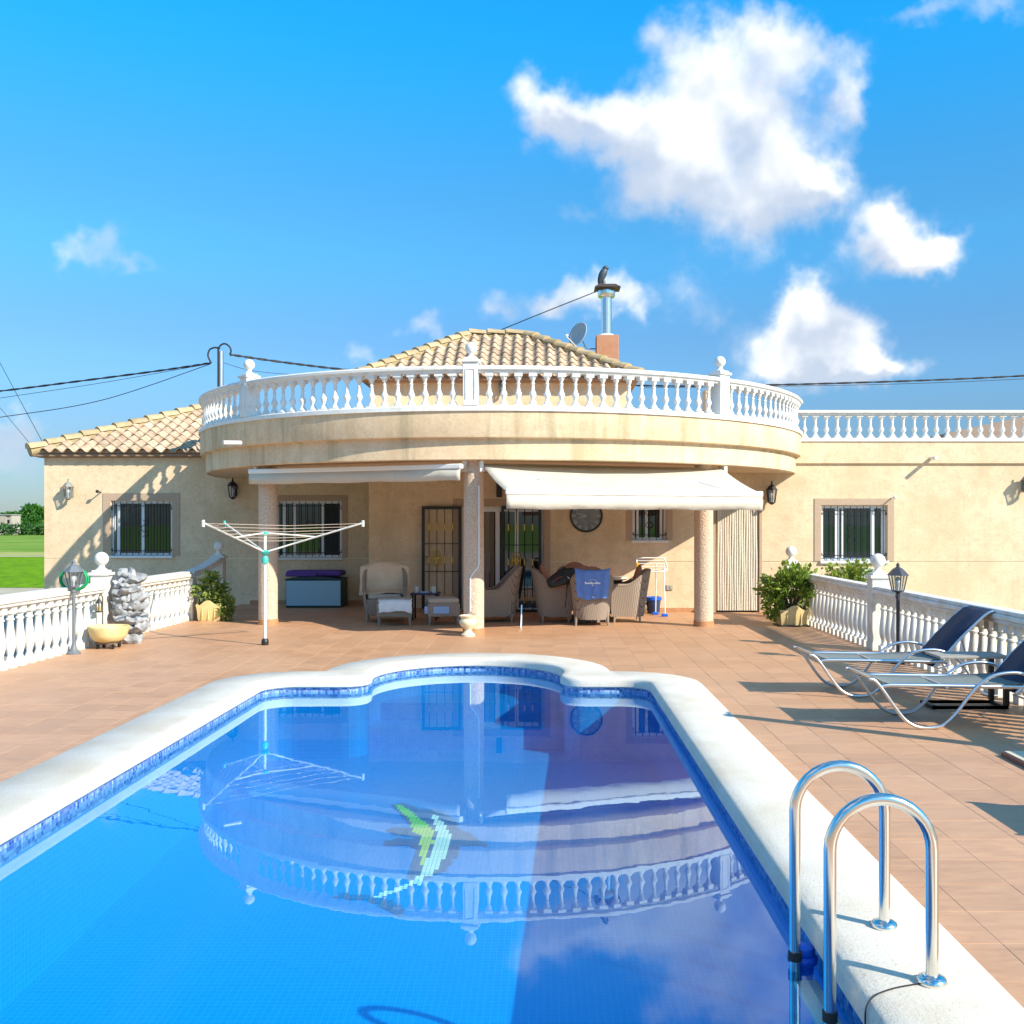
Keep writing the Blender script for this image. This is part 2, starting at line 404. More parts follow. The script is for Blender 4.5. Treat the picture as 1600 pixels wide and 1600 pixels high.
def wicker(name, c1, c2):
    t = NT(name); o = t.obj(); t.set(rough=.75, spec=.25)
    sp = t.node('ShaderNodeSeparateXYZ'); t.put(sp, 0, o)
    a = t.math('SINE', t.math('MULTIPLY', sp.outputs[2], 230.0))
    ang = t.math('MULTIPLY', t.math('ADD', sp.outputs[0], sp.outputs[1]), 105.0)
    b = t.math('SINE', ang); h = t.math('MULTIPLY', a, b)
    v = t.ramp(t.math('ABSOLUTE', b), .0, .35)
    f = t.math('MULTIPLY', t.ramp(h, -.9, .9, .55, 1.0), v)
    t.put(t.b, 'Base Color', t.mix(f, c4(c1), c4(c2))); t.bump(f, .9, .008); return t.m
WICKER = wicker('greige_wicker', (.11, .08, .06), (.40, .32, .245))
CUSHION = nmat('terracotta_cushion', (.36, .15, .09), (.40, .18, .11), 8, .9, .2, 120)
GREYCUSH = nmat('taupe_cushion', (.42, .36, .29), rough=.9, bump=.2, bscale=100)
BEIGE = nmat('beige_blanket', (.62, .46, .29), (.70, .55, .37), 6, .95, .5, 60)
TOWELW = nmat('white_towel', (.78, .77, .75), rough=.95, bump=.4, bscale=150)
TOWELB = nmat('blue_towel', (.11, .22, .56), (.14, .27, .62), 10, .95, .4, 150)
YPOT = nmat('yellow_glazed_stone', (.66, .50, .20), (.74, .60, .30), 5, .6, .2, 30)
SOIL = nmat('potting_soil', (.05, .035, .025), rough=.95, bump=.8, bscale=40)
ROCK = nmat('silver_grey_rock', (.20, .205, .21), (.42, .42, .42), 9, .55, .8, 22, bdist=.02)
LAMPG = nmat('grey_lamp_metal', (.14, .16, .175), rough=.5)
NAVY = nmat('navy_sling_fabric', (.012, .02, .05), (.018, .03, .07), 30, .75, .1, 300)
SEATF = nmat('grey_sling_fabric', (.17, .19, .17), (.20, .22, .20), 30, .8, .1, 300)
# ------------------------------------------------------------------ ground, fields
GZ = -1.0
def sheet(name, x0, x1, y0, y1, z, m, label=None, kind='structure'):
    b = MB(); b.add([(x0, y0, z), (x1, y0, z), (x1, y1, z), (x0, y1, z)], [(0, 1, 2, 3)])
    o = b.build(name, m); o['kind'] = kind
    if label: o['label'] = label
    return o
GRASSY = nmat('meadow', (.10, .22, .02), (.24, .33, .05), .12, .95, .6, 1.2, bdist=.3, spec=.1)
FIELD = nmat('crop_green', (.12, .28, .003), (.23, .43, .006), 1.6, .95, 1.0, 6, bdist=.3, spec=.1, lo=.38, hi=.62)
DRY = nmat('dry_grass', (.42, .38, .14), (.28, .33, .08), .6, .95, .5, 3, spec=.1)
PATHM = nmat('pale_track', (.50, .44, .33), (.40, .34, .24), .5, .95, .4, 6, spec=.1)
sheet('ground', -2500, 2500, -2500, 4500, GZ - .05, GRASSY)
sheet('yard', -70, 60, -60, 36.9, GZ - .03, nmat('yard_gravel', (.42, .36, .28), (.34, .28, .21), 1.5, .95, .5, 20, spec=.1))
sheet('field', -400, 60, 43, 84, GZ - .02, FIELD)
sheet('path', -400, 60, 37, 43, GZ - .03, PATHM)
sheet('path', -400, 60, 84.6, 86.6, GZ - .02, PATHM)
sheet('verge', -400, 60, 87, 99, GZ - .03, DRY)
# ------------------------------------------------------------------ pool outline
PXL, PXR, PYN, PYF = -2.83, 1.07, 2.55, 10.5      # inner lip
ACX, ACY, ACR = -0.82, 11.05, 1.03
def pool_outline(off=0.0, fil=.26, cr=.30, n=8):
    """inner lip outline moved outwards by off; counter-clockwise"""
    pts = []
    xl, xr, yn, yf = PXL - off, PXR + off, PYN - off, PYF + off
    r = ACR + off; cr2 = cr + off
    def arc(cx, cy, rad, a0, a1, k=n):
        for i in range(k + 1):
            a = a0 + (a1 - a0) * i / k; pts.append((cx + rad * math.cos(a), cy + rad * math.sin(a)))
    arc(xl + cr2, yn + cr2, cr2, math.pi, 1.5 * math.pi); arc(xr - cr2, yn + cr2, cr2, -math.pi / 2, 0)
    arc(xr - cr2, yf - cr2, cr2, 0, math.pi / 2)
    f = max(fil - off, 0.0)
    if f > .005:
        # fillet circle outside the pool touching the line y=yf from above and the arc from outside
        cy = yf + f; dx = math.sqrt((r + f) ** 2 - (cy - ACY) ** 2)
        a = math.atan2(cy - ACY, dx)
        arc(ACX + dx, cy, f, 1.5 * math.pi, math.pi + a, 6) if False else [pts.append((ACX + dx + f * math.cos(t), cy + f * math.sin(t))) for t in [1.5 * math.pi + (math.pi + a - 1.5 * math.pi) * i / 6 for i in range(7)]]
        arc(ACX, ACY, r, a, math.pi - a, 28)
        for i in range(7):
            t = -a + (-math.pi / 2 + a) * i / 6
            pts.append((ACX - dx + f * math.cos(t), cy + f * math.sin(t)))
    else:
        a = math.asin(max(-1, (yf - ACY) / r)); arc(ACX, ACY, r, a, math.pi - a, 28)
    arc(xl + cr2, yf - cr2, cr2, math.pi / 2, math.pi)
    return pts
def dedupe(pts):
    out = []
    for p in pts:
        if not out or math.hypot(p[0] - out[-1][0], p[1] - out[-1][1]) > 1e-5: out.append(p)
    if math.hypot(out[0][0] - out[-1][0], out[0][1] - out[-1][1]) < 1e-5: out.pop()
    return out
def fill(loops, name, flip=False):
    """flat polygon with holes; loops = [(points2d, z), ...]"""
    bm = bmesh.new(); edges = []
    for pts, z in loops:
        pts = dedupe(pts); vs = [bm.verts.new((x, y, z)) for x, y in pts]
        for i in range(len(vs)): edges.append(bm.edges.new((vs[i], vs[(i + 1) % len(vs)])))
    bmesh.ops.triangle_fill(bm, edges=edges, use_beauty=True, use_dissolve=False)
    bmesh.ops.recalc_face_normals(bm, faces=bm.faces)
    up = sum(f.normal.z * f.calc_area() for f in bm.faces)
    if (up < 0) != flip: bmesh.ops.reverse_faces(bm, faces=bm.faces)
    vs = [v.co.copy() for v in bm.verts]; bm.verts.index_update(); fs = [[v.index for v in f.verts] for f in bm.faces]; bm.free()
    return vs, fs
def band(b, l0, z0, l1, z1):
    n = len(l0); vs = [(x, y, z0) for x, y in l0] + [(x, y, z1) for x, y in l1]
    b.add(vs, [(i, (i + 1) % n, n + (i + 1) % n, n + i) for i in range(n)])
WZ = -0.10
pool = thing('swimming_pool', (0, 0, 0), 'long blue mosaic swimming pool with a rounded bay at its end', 'swimming pool')
# coping: bullnose towards the water, flat top, square outer edge
b = MB(); prof = [(0.06, -.055), (0.006, -.053), (-.008, -.04), (-.008, .012), (.002, .034), (.022, .047), (.09, .05)]
for (d0, z0), (d1, z1) in zip(prof[:-1], prof[1:]): band(b, pool_outline(d0), z0, pool_outline(d1), z1)
inner, outer = pool_outline(.09), pool_outline(.5)
b.add(*fill([(inner, .05), (pool_outline(.485), .05)], 'top'))
band(b, pool_outline(.485), .05, outer, .038); band(b, outer, .038, outer, -.02)
cop = b.build('coping', COPING, pool, smooth=40, weld=True)
# basin
FN, FF = -1.05, -0.78                    # floor level near / far
def floor_z(y): return FN + (FF - FN) * max(0, min(1, (y - PYN) / (PYF - PYN)))
b = MB(); lb = pool_outline(.03)
n = len(lb); vs = [(x, y, -.17) for x, y in lb] + [(x, y, floor_z(y)) for x, y in lb]
b.add(vs, [((i + 1) % n, i, n + i, n + (i + 1) % n) for i in range(n)])
fv, ff = fill([(lb, 0)], 'floor'); b.add([(v.x, v.y, floor_z(v.y)) for v in fv], ff)
b.build('basin', POOLTILE, pool)
b = MB(); vs = [(x, y, -.052) for x, y in lb] + [(x, y, -.17) for x, y in lb]
b.add(vs, [((i + 1) % n, i, n + i, n + (i + 1) % n) for i in range(n)])
b.build('waterline_tiles', BANDTILE, pool)
for k, (rr, zt) in enumerate(((.96, -.55), (.70, -.36))):    # rounded steps in the bay
    poly = [(ACX + rr * math.cos(a), ACY + .05 + rr * math.sin(a)) for a in [math.pi * i / 20 for i in range(21)]] if False else \
           [(ACX + 1.08 * math.cos(a), ACY + 1.08 * math.sin(a)) for a in [math.asin(max(-1., .42 * k - .1)) + (math.pi - 2 * math.asin(max(-1., .42 * k - .1))) * i / 20 for i in range(21)]]
    b = MB(); b.prism(poly, -1.0, zt); b.build('step', POOLTILE, pool)
b = MB(); b.add(*fill([(pool_outline(.03), WZ)], 'water'))
wat = b.build('pool_water', WATER); wat['kind'] = 'structure'
# leaping figure laid in coloured mosaic on the pool floor, traced from the photo onto the floor
def inside(x, y, poly):
    r = False; j = len(poly) - 1
    for i in range(len(poly)):
        (xi, yi), (xj, yj) = poly[i], poly[j]
        if (yi > y) != (yj > y) and x < (xj - xi) * (y - yi) / (yj - yi) + xi: r = not r
        j = i
    return r
def cr(pts): return [(500 + x * 280 / 1600, 1230 + y * 220 / 1257) for x, y in pts]
DARK = [cr([(630,150),(760,145),(900,195),(1010,200),(1100,225),(1220,290),(1240,370),(1300,390),(1420,470),(1500,510),(1500,530),(1380,525),(1270,520),(1240,600),(1180,680),(1100,760),(1010,790),(900,850),(780,820),(830,700),(870,560),(800,520),(550,530),(600,480),(720,455),(850,470),(830,440),(660,430),(575,375),(700,360),(820,360),(740,260)]),
        cr([(90,990),(200,950),(420,960),(560,985),(660,1020),(760,1100),(750,1160),(640,1130),(520,1050),(420,1015),(250,1000)])]
LITE = [(0, cr([(655,155),(730,160),(820,225),(900,290),(975,340),(975,365),(820,365),(800,300),(740,235)])),
        (1, cr([(820,365),(1000,365),(1020,430),(1010,500),(950,560),(940,640),(910,700),(885,700),(905,560),(890,500),(920,440),(840,410)])),
        (2, cr([(1000,250),(1060,260),(1060,290),(1120,330),(1120,370),(1160,410),(1180,480),(1160,560),(1120,620),(1060,720),(1000,790),(920,800),(890,880),(850,880),(850,820),(900,770),(930,700),(980,600),(1000,540),(1040,500),(1050,440),(1020,340)])),
        (2, cr([(480,990),(520,955),(640,925),(830,840),(840,870),(680,945),(540,985)]))]
b = MB()
MOS = [nmat('mosaic_slate', (.025, .14, .34), (.05, .19, .38), 40, .3), nmat('mosaic_green', (.12, .62, .10), (.20, .70, .15), 40, .3),
       nmat('mosaic_yellow', (.72, .74, .20), (.6, .7, .2), 40, .3), nmat('mosaic_white', (.80, .86, .72), (.62, .86, .74), 40, .3)]
st = .03
for i in range(-70, 30):
    for j in range(200, 345):
        x, y = i * st, j * st; z = floor_z(y)
        px, py = HX + x / y * FPX, HY + (CAM_H - z) / y * FPX
        k = None
        for q, poly in LITE:
            if inside(px, py, poly): k = q + 1
        if k is None and any(inside(px, py, q) for q in DARK): k = 0
        if k is None: continue
        b.cur = k; g = st * .46; e = .004
        b.add([(x - g, y - g, floor_z(y - g) + e), (x + g, y - g, floor_z(y - g) + e), (x + g, y + g, floor_z(y + g) + e), (x - g, y + g, floor_z(y + g) + e)], [(0, 1, 2, 3)])
mo = b.build('mosaic_picture', MOS, pool); mo['kind'] = 'stuff'; mo['label'] = 'green, yellow and white leaping figure in mosaic'
# ------------------------------------------------------------------ terrace
TX0, TX1, TY0, TY1 = -6.2, 4.47, -5.0, 20.95
b = MB(); hole = pool_outline(.3)
b.add(*fill([([(TX0, TY0), (TX1, TY0), (TX1, TY1), (TX0, TY1)], -.002), (hole, -.002)], 'terr'))
vs = [(TX0, TY0), (TX1, TY0), (TX1, TY1), (TX0, TY1)]
band(b, vs, -1.1, vs, -.002)
terrace = b.build('terrace', GROUT); terrace['kind'] = 'structure'
TP = .33
tm = MB(); h = TP / 2 - .0014; q = h - .0016
tm.add([(-h, -h, -.02), (h, -h, -.02), (h, h, -.02), (-h, h, -.02), (-h, -h, -.001), (h, -h, -.001), (h, h, -.001), (-h, h, -.001), (-q, -q, 0), (q, -q, 0), (q, q, 0), (-q, q, 0)],
       [(0, 1, 5, 4), (1, 2, 6, 5), (2, 3, 7, 6), (3, 0, 4, 7), (4, 5, 9, 8), (5, 6, 10, 9), (6, 7, 11, 10), (7, 4, 8, 11), (8, 9, 10, 11)])
tile_me = tm.mesh('floor_tile'); tile_me.materials.append(FLOOR)
oc = pool_outline(.49); cand = []
nx = int((TX1 - TX0) / TP); ny = int((TY1 - TY0) / TP)
for i in range(nx):
    for j in range(ny):
        x, y = TX0 + .05 + TP * (i + .5), TY0 + .05 + TP * (j + .5)
        if all(inside(x + sx * h, y + sy * h, oc) for sx in (-1, 1) for sy in (-1, 1)): continue
        if y > 19.1 and x > -3.3: continue
        vis = 0
        if y > .5:
            px, py = HX + x / y * FPX, HY + CAM_H / y * FPX
            if -20 < px < 1620 and py < 1640: vis = 1 / y ** 3
        cand.append((-vis, x, y))
cand.sort(); rest = MB()
for k, (v, x, y) in enumerate(cand):
    if k < 300:
        o = link('floor_tile', tile_me, None, terrace); o.location = (x, y, random.uniform(-.0007, .0007))
    else: rest.add([(a + x, c + y, d) for a, c, d in tm.v], tm.f)
o = rest.build('floor_tiles', FLOOR, terrace); o['kind'] = 'stuff'
# ------------------------------------------------------------------ the villa
villa = thing('villa', (0, 0, 0), 'cream stucco villa with curved balcony over a columned porch and tiled roofs', 'house')
YL, YP = 20.9, 19.0                       # wall planes: set-back wing, porch and flat-roofed wing
def wall(name, x0, x1, z0, z1, y, th, holes, m=WALL, grooves=(0.934,), parent=villa):
    """wall in the XZ plane with its face at y; holes = (x0,x1,z0,z1); a pale recessed joint at each groove"""
    zs = sorted({z0, z1, *[q for h in holes for q in h[2:]], *[g + e for g in grooves for e in (-.009, .009)]})
    xs = sorted({x0, x1, *[q for h in holes for q in h[:2]]})
    zs = [z for z in zs if z0 <= z <= z1]; xs = [x for x in xs if x0 <= x <= x1]
    b = MB(); runs = []
    for a, c in zip(xs[:-1], xs[1:]):
        for d, e in zip(zs[:-1], zs[1:]):
            mx, mz = (a + c) / 2, (d + e) / 2
            if any(h[0] < mx < h[1] and h[2] < mz < h[3] for h in holes): continue
            if any(abs(mz - g) < .009 for g in grooves):
                if runs and abs(runs[-1][1] - a) < 1e-6: runs[-1][1] = c
                else: runs.append([a, c, d, e])
            else: b.bb(a, c, y, y + th, d, e)
    o = b.build(name, m, parent)
    for a, c, d, e in runs: jb = MB(); jb.bb(a, c, y + .012, y + th, d, e); jb.build('wall_joint', JOINT, o)
    return o
def X(px, D): return (px - HX) / FPX * D
def Z(py, D): return CAM_H - (py - HY) / FPX * D

def window(x0, x1, z0, z1, y, lites, nbars=9, sur=.15, scroll=True, shutter=None):
    """frame set back in its opening, stone surround outside, panes, iron grille"""
    d = .10; fw = .05; f = MB()
    for a, c in ((x0, x0 + fw), (x1 - fw, x1)): f.bb(a, c, y + d - .03, y + d + .04, z0, z1)
    for a, c in ((z0, z0 + fw), (z1 - fw, z1)): f.bb(x0 + fw, x1 - fw, y + d - .03, y + d + .04, a, c)
    for t, w in lites:
        cx = x0 + (x1 - x0) * t; f.bb(cx - w / 2, cx + w / 2, y + d - .024, y + d + .03, z0 + fw, z1 - fw)
    win = f.build('window', FRAME, villa, bevel=.004)
    b = MB(); b.bb(x0 + fw - .01, x1 - fw + .01, y + d + .005, y + d + .012, z0 + fw - .01, z1 - fw + .01); b.build('pane', GLASS, win)
    if sur:
        s = MB(); e = .014
        s.bb(x0 - sur, x0 - .01, y - e, y + .02, z0 - .005, z1 + sur); s.bb(x1 + .01, x1 + sur, y - e, y + .02, z0 - .005, z1 + sur)
        s.bb(x0 - .01, x1 + .01, y - e, y + .02, z1 + .01, z1 + sur); s.build('surround', TRIM, win)
    s = MB(); s.bb(x0 - .03, x1 + .03, y - .05, y + .09, z0 - .05, z0); s.build('sill', WHITE, win, bevel=.006)
    g = MB(); gy = y + .02
    for i in range(nbars):
        bx = x0 + (x1 - x0) * (i + .5) / nbars; g.tube([(bx, gy, z0 + .01), (bx, gy, z1 - .01)], .0075, 6)
    g.bb(x0, x1, gy - .004, gy + .004, z0 + .09, z0 + .105); g.bb(x0, x1, gy - .004, gy + .004, z1 - .105, z1 - .09)
    for zz in (z0 + .12, z1 - .15):
        for bx in (x0 + .005, x1 - .005): g.box((bx, gy, zz), (.03, .03, .05))
    if scroll:
        cx, cz = (x0 + x1) / 2, (z0 + z1) / 2
        for sx in (-1, 1):
            for sz in (-1, 1):
                g.tube([(cx + sx * .045 * (1 - math.cos(t)) * .8, gy, cz + sz * (.02 + .09 * t / 3)) for t in [i * 5.2 / 12 for i in range(13)]], .006, 5)
    g.build('grille', IRON, win)
    if shutter:
        b = MB(); b.bb(x0 + (x1 - x0) * shutter[0], x0 + (x1 - x0) * shutter[1], y + d - .02, y + d - .012, z0 + fw, z1 - fw)
        b.build('fly_screen', nmat('fly_screen_%d' % int(x0 * 10), (.012, .02, .018), rough=.7), win)
    return win
D = YL + .08
w1 = (X(176, D), X(271, D), Z(868, D), Z(783, D)); w2 = (X(433, D), X(535, D), Z(871, D), Z(783, D))
wall('wall', -10.2, -3.0, -1.1, 3.05, YL, .25, [w1, w2])
window(*w1, YL, [(.10, .07), (.5, .06)], 10, .16); window(*w2, YL, [(.11, .06), (.27, .05), (.70, .05)], 10, .12, shutter=(.72, .95))
b = MB(); b.bb(-10.2, -9.95, YL + .25, 31, -1.1, 3.05); b.build('wall', WALL, villa)
b = MB(); b.bb(-3.25, -3.0, YP + .25, YL, -1.1, 2.6); b.build('wall', WALL, villa)
D = YP + .06
door = (X(752, D), X(849, D), 0.0, Z(791, D)); sw = (X(988, D), X(1041, D), Z(844, D), Z(778, D)); cur = (X(1117, D), X(1185, D), 0.0, Z(790, D)); rw = (X(1282, D), X(1384, D), Z(876, D), Z(790, D))
door = (X(722, D), X(849, D), 0.0, Z(792, D))
wall('wall', -3.25, 14.0, -1.1, 2.76, YP, .25, [door, sw, cur, rw])
b = MB(); b.bb(4.4, 14.0, YP - .045, YP + .25, 2.76, 3.16); b.build('parapet', WALL, villa)
b = MB(); b.bb(4.7, 14.0, YP + .25, 31, 2.6, 3.1); b.build('flat_roof', SOFFIT, villa)
window(*sw, YP, [(.15, .05), (.42, .05), (.85, .05)], 5, .11); window(*rw, YP, [(.26, .08), (.34, .03), (.80, .07), (.96, .06)], 10, .13)
# skirting
for a, c, yy in ((-6.0, -3.25, YL), (-3.25, door[0] - .16, YP), (door[1] + .13, cur[0] - .05, YP), (cur[1] + .055, 4.25, YP)):
    b = MB(); b.bb(a, c, yy - .012, yy, .0, .08); b.build('skirting', SKIRT, villa)
# sliding door with its surround
dx0, dx1, _, dz1 = door
f = MB(); y = YP
for a, c in ((dx0, dx0 + .06), (dx1 - .06, dx1), (dx0 + .62, dx0 + .70), (dx0 + .98, dx0 + 1.05)): f.bb(a, c, y + .08, y + .15, .02, dz1)
f.bb(dx0 + .06, dx1 - .06, y + .085, y + .145, dz1 - .09, dz1); f.bb(dx0 + .06, dx1 - .06, y + .085, y + .145, .0, .07)
dr = f.build('sliding_door', FRAME, villa, bevel=.004)
b = MB(); b.bb(dx0 + .05, dx1 - .05, y + .11, y + .118, .06, dz1 - .08); b.build('pane', GLASS, dr)
b = MB(); b.bb(dx0 - .16, dx0 - .01, y - .014, y + .02, .0, dz1 + .15); b.bb(dx1 + .01, dx1 + .13, y - .014, y + .02, 0, dz1 + .15); b.bb(dx0 - .01, dx1 + .01, y - .014, y + .02, dz1 + .01, dz1 + .15); b.build('surround', TRIM, dr)
for i in range(6):                        # striped curtain behind the fixed pane, seen through it as hanging strips
    b = MB(); b.bb(dx0 + .07 + i * .09, dx0 + .145 + i * .09, y + .095, y + .104, .08, dz1 - .1)
    b.build('curtain_strip', nmat('curtain_strip_%d' % i, [(.20, .14, .10), (.26, .20, .15), (.18, .13, .10)][i % 3], rough=.8), dr)
def gate(px0, px1, py0, py1, D, handle=-1):
    x0, x1, z0, z1 = X(px0, D), X(px1, D), Z(py1, D), Z(py0, D)
    g = MB(); w = .055
    for a in (x0, x1 - w): g.bb(a, a + w, D - .02, D + .02, z0, z1)
    for a in (z0, z1 - w): g.bb(x0 + w, x1 - w, D - .019, D + .019, a, a + w)
    for t in (.36, .63): g.bb(x0 + w, x1 - w, D - .006, D + .006, z0 + (z1 - z0) * t, z0 + (z1 - z0) * t + .014)
    o = g.build('security_gate', IRON, villa)
    xs = [x0 + w + (x1 - x0 - 2 * w) * (i + .55) / 4.3 for i in range(4)]
    for bx in xs:
        bb = MB(); bb.tube([(bx, D, z0 + w), (bx, D, z1 - w)], .008, 6); bb.build('bar', IRON, o)
        for t in (.12, .475, .80): orn = MB(); orn.box((bx, D - .004, z0 + (z1 - z0) * t), (.028, .028, .12)); orn.build('collar', GOLD, o)
    cx, cz = xs[1], z0 + (z1 - z0) * .49; orn = MB()
    for rx_, rz_, rr_ in ((.075, .15, .011), (.04, .10, .009)):
        orn.tube([(cx + rx_ * math.sin(t), D - .012, cz + rz_ * math.cos(t)) for t in [2 * math.pi * i / 20 for i in range(20)]], rr_, 6, closed=True)
    orn.box((cx, D - .012, cz), (.15, .014, .03)); orn.build('ornament', GOLD, o)
    hb = MB(); hx = x0 + w / 2 if handle < 0 else x1 - w / 2
    hb.box((hx, D - .026, z0 + (z1 - z0) * .49), (.03, .012, .16)); hb.tube([(hx, D - .03, cz + .03), (hx, D - .06, cz + .03), (hx - handle * .1, D - .06, cz + .03)], .008, 6); hb.build('handle', IRON, o)
    return o
gate(659, 721, 791, 951, YP - .10); gate(783, 846, 791, 957, YP - .05, 1)
# bead curtain in the side doorway
cx0, cx1, _, cz1 = cur; ns = 17; pal = [(.66, .58, .44), (.62, .58, .45), (.66, .56, .44), (.63, .59, .50), (.68, .60, .46), (.61, .58, .45), (.67, .56, .43)]
f = MB(); f.bb(cx0, cx0 + .03, YP + .04, YP + .2, 0, cz1); f.bb(cx1 - .03, cx1, YP + .04, YP + .2, 0, cz1); f.bb(cx0 + .03, cx1 - .03, YP + .05, YP + .2, cz1 - .05, cz1)
sd = f.build('side_doorway', nmat('tan_door_frame', (.42, .30, .20), rough=.6), villa)
b = MB(); b.bb(cx0, cx1, YP + .2, YP + .22, 0, cz1); b.build('door_leaf', nmat('dark_door', (.10, .09, .07), rough=.5), sd)
cm = [nmat('bead_strand_%d' % i, c, [v * .8 for v in c], 30, .6) for i, c in enumerate(pal)]
for i in range(ns):
    w = (cx1 - cx0 - .06) / ns; xx = cx0 + .03 + w * (i + .5)
    b = MB(); b.tube([(xx + .004 * math.sin(z * 5 + i), YP + .03 + .004 * math.sin(i * 2.1 + z * 3), z) for z in [.03 + (cz1 - .08) * k / 10 for k in range(11)]], w * .60, 8)
    b.build('curtain_strand', cm[(i * 3 + i // 4) % len(cm)], sd, smooth=60)
b = MB(); b.bb(cx1 + .005, cx1 + .055, YP - .012, YP + .03, .0, cz1 + .05); b.bb(cx0 - .05, cx0 - .005, YP - .012, YP + .03, 0, cz1 + .05); b.bb(cx0 - .005, cx1 + .005, YP - .012, YP + .03, cz1 + .005, cz1 + .05); b.build('surround', TRIM, sd)
# balcony: curved two-step fascia
BC = Vector((-0.8, 20.6)); BR = 5.8; PH0, PH1 = R(-93), R(74.2)
def arcp(r, a0, a1, n): return [(BC.x + r * math.sin(a0 + (a1 - a0) * i / n), BC.y - r * math.cos(a0 + (a1 - a0) * i / n)) for i in range(n + 1)]
b = MB(); n = 72
pf = [(BR - .14, 2.575), (BR - .12, 2.56), (BR - .10, 2.575), (BR - .10, 2.875), (BR - .005, 2.89), (BR, 2.90), (BR, 3.27), (BR - .22, 3.27), (BR - .22, 3.17)]
rows = [[(x, y, z) for x, y in arcp(r, PH0, PH1, n)] for r, z in pf]
vs = [p for r in rows for p in r]; m = n + 1
b.add(vs, [(j * m + i, j * m + i + 1, (j + 1) * m + i + 1, (j + 1) * m + i) for j in range(len(pf) - 1) for i in range(n)])
b.build('balcony_fascia', FASCIA, villa, smooth=30)
poly = arcp(BR - .14, PH0, PH1, n) + [(BC.x + (BR - .14) * math.sin(PH1), YP + .02), (-3.0, YP + .02), (-3.0, YL + .02)]
b = MB(); b.add(*fill([(poly, 2.575)], 'soffit', True)); b.build('porch_ceiling', SOFFIT, villa)
poly = arcp(BR - .2, PH0, PH1, n) + [(BC.x + (BR - .2) * math.sin(PH1), 31), (-6.5, 31)]
b = MB(); b.add(*fill([(poly, 3.17)], 'deck')); b.build('balcony_floor', FLOOR, villa)
# columns
PHP = [R(-43.4), R(-2.6), R(38.6)]
for a in PHP:
    cx, cy = BC.x + 5.38 * math.sin(a), BC.y - 5.38 * math.cos(a)
    b = MB(); b.lathe([(.152, .08), (.153, .6), (.152, 1.3), (.15, 2.0), (.15, 2.58)], 32, (cx, cy, 0)); co = b.build('column', COLUMN, villa, smooth=50)
    b = MB(); b.lathe([(.163, 0), (.163, .085), (.15, .09)], 32, (cx, cy, 0)); b.build('column_base', SKIRT, co, smooth=40)
    if a == PHP[1]:
        fy = cy - .165
        b = MB(); b.tube([(cx + .085, fy + .03, 2.2), (cx + .085, fy + .03, 1.05), (cx + .075, fy + .02, 1.0), (cx - .03, fy, .86), (cx - .04, fy, .82), (cx - .04, fy, .35)], .011, 8); b.build('conduit', PLASTIC_W, co)
# tiled roofs
def tile_mesh(pitch, length):
    """S-profile clay tile; x across, y up the slope (0..length), butt end raised"""
    b = MB(); prof = []; hw = pitch / 2; n = 9; h = pitch * .27
    for i in range(n + 1):
        t = i / n; prof.append((-hw - .012 + (pitch * .66) * t, h * math.sin(math.pi * t)))
    for i in range(1, 5):
        t = i / 4; prof.append((-hw - .012 + pitch * .66 + (pitch * .40) * t, -.028 * math.sin(math.pi * t) + (.02 * t)))
    th = .016; rows = []
    for yy, lift, k in ((0, .045, 1.0), (length * .5, .03, .97), (length, .014, .92)):
        rows.append([(x * k, yy, z * k + lift) for x, z in prof]); rows.append([(x * k, yy, z * k + lift - th) for x, z in prof])
    m = len(prof); vs = [p for r in rows for p in r]; fs = []
    for s in (0, 2):
        for i in range(m - 1):
            a, c = s * m, (s + 2) * m
            fs.append((a + i, a + i + 1, c + i + 1, c + i)); fs.append((a + m + i + 1, a + m + i, c + m + i, c + m + i + 1))
    for i in range(m - 1): fs.append((m + i, m + i + 1, i + 1, i))
    b.add(vs, fs); me = b.mesh('roof_tile', 50); me.materials.append(ROOFTILE); return me
def tiled_slope(roof, p0, ux, up, width_fn, length, pitch, expo, ncols):
    """p0 eave start, ux along the eave, up the slope; width_fn(v) -> (u0,u1) allowed"""
    me = tile_mesh(pitch, expo * 1.25); nrm = ux.cross(up).normalized()
    rot = Matrix((ux, up, nrm)).transposed().to_4x4(); row = 0; v = -.06
    while v < length:
        lo, hi = width_fn(max(v, 0) + expo * .5)
        for c in range(ncols):
            u = (c + .5) * pitch
            if u < lo + pitch * .15 or u > hi - pitch * .15: continue
            o = link('roof_tile', me, None, roof)
            j = Matrix.Rotation(random.uniform(-.012, .012), 4, 'Z')
            o.matrix_world = Matrix.Translation(p0 + ux * u + up * v + nrm * (.02 + random.uniform(0, .006))) @ rot @ j
        v += expo; row += 1
def hip_caps(roof, a, c, r=.15, step=.34, name='ridge_tile', end=True):
    d = (c - a); L = d.length; d.normalize(); n = max(1, int(L / step)); up = Vector((0, 0, 1)); side = d.cross(up).normalized(); nn = side.cross(d).normalized()
    for i in range(n):
        s = a + d * (L * i / n); ln = L / n * 1.18; b = MB(); rows = []
        for t, k, lift in ((0, 1.0, .095), (1, .84, .06)):
            rows.append([s + d * ln * t + side * (r * k * math.cos(q)) + nn * (r * k * .8 * math.sin(q) + lift) for q in [math.pi * j / 8 for j in range(9)]])
        b.add(rows[0] + rows[1], [(j, j + 1, 9 + j + 1, 9 + j) for j in range(8)] + [tuple(reversed(range(9)))])
        b.build(name, HIPTILE, roof, smooth=50)
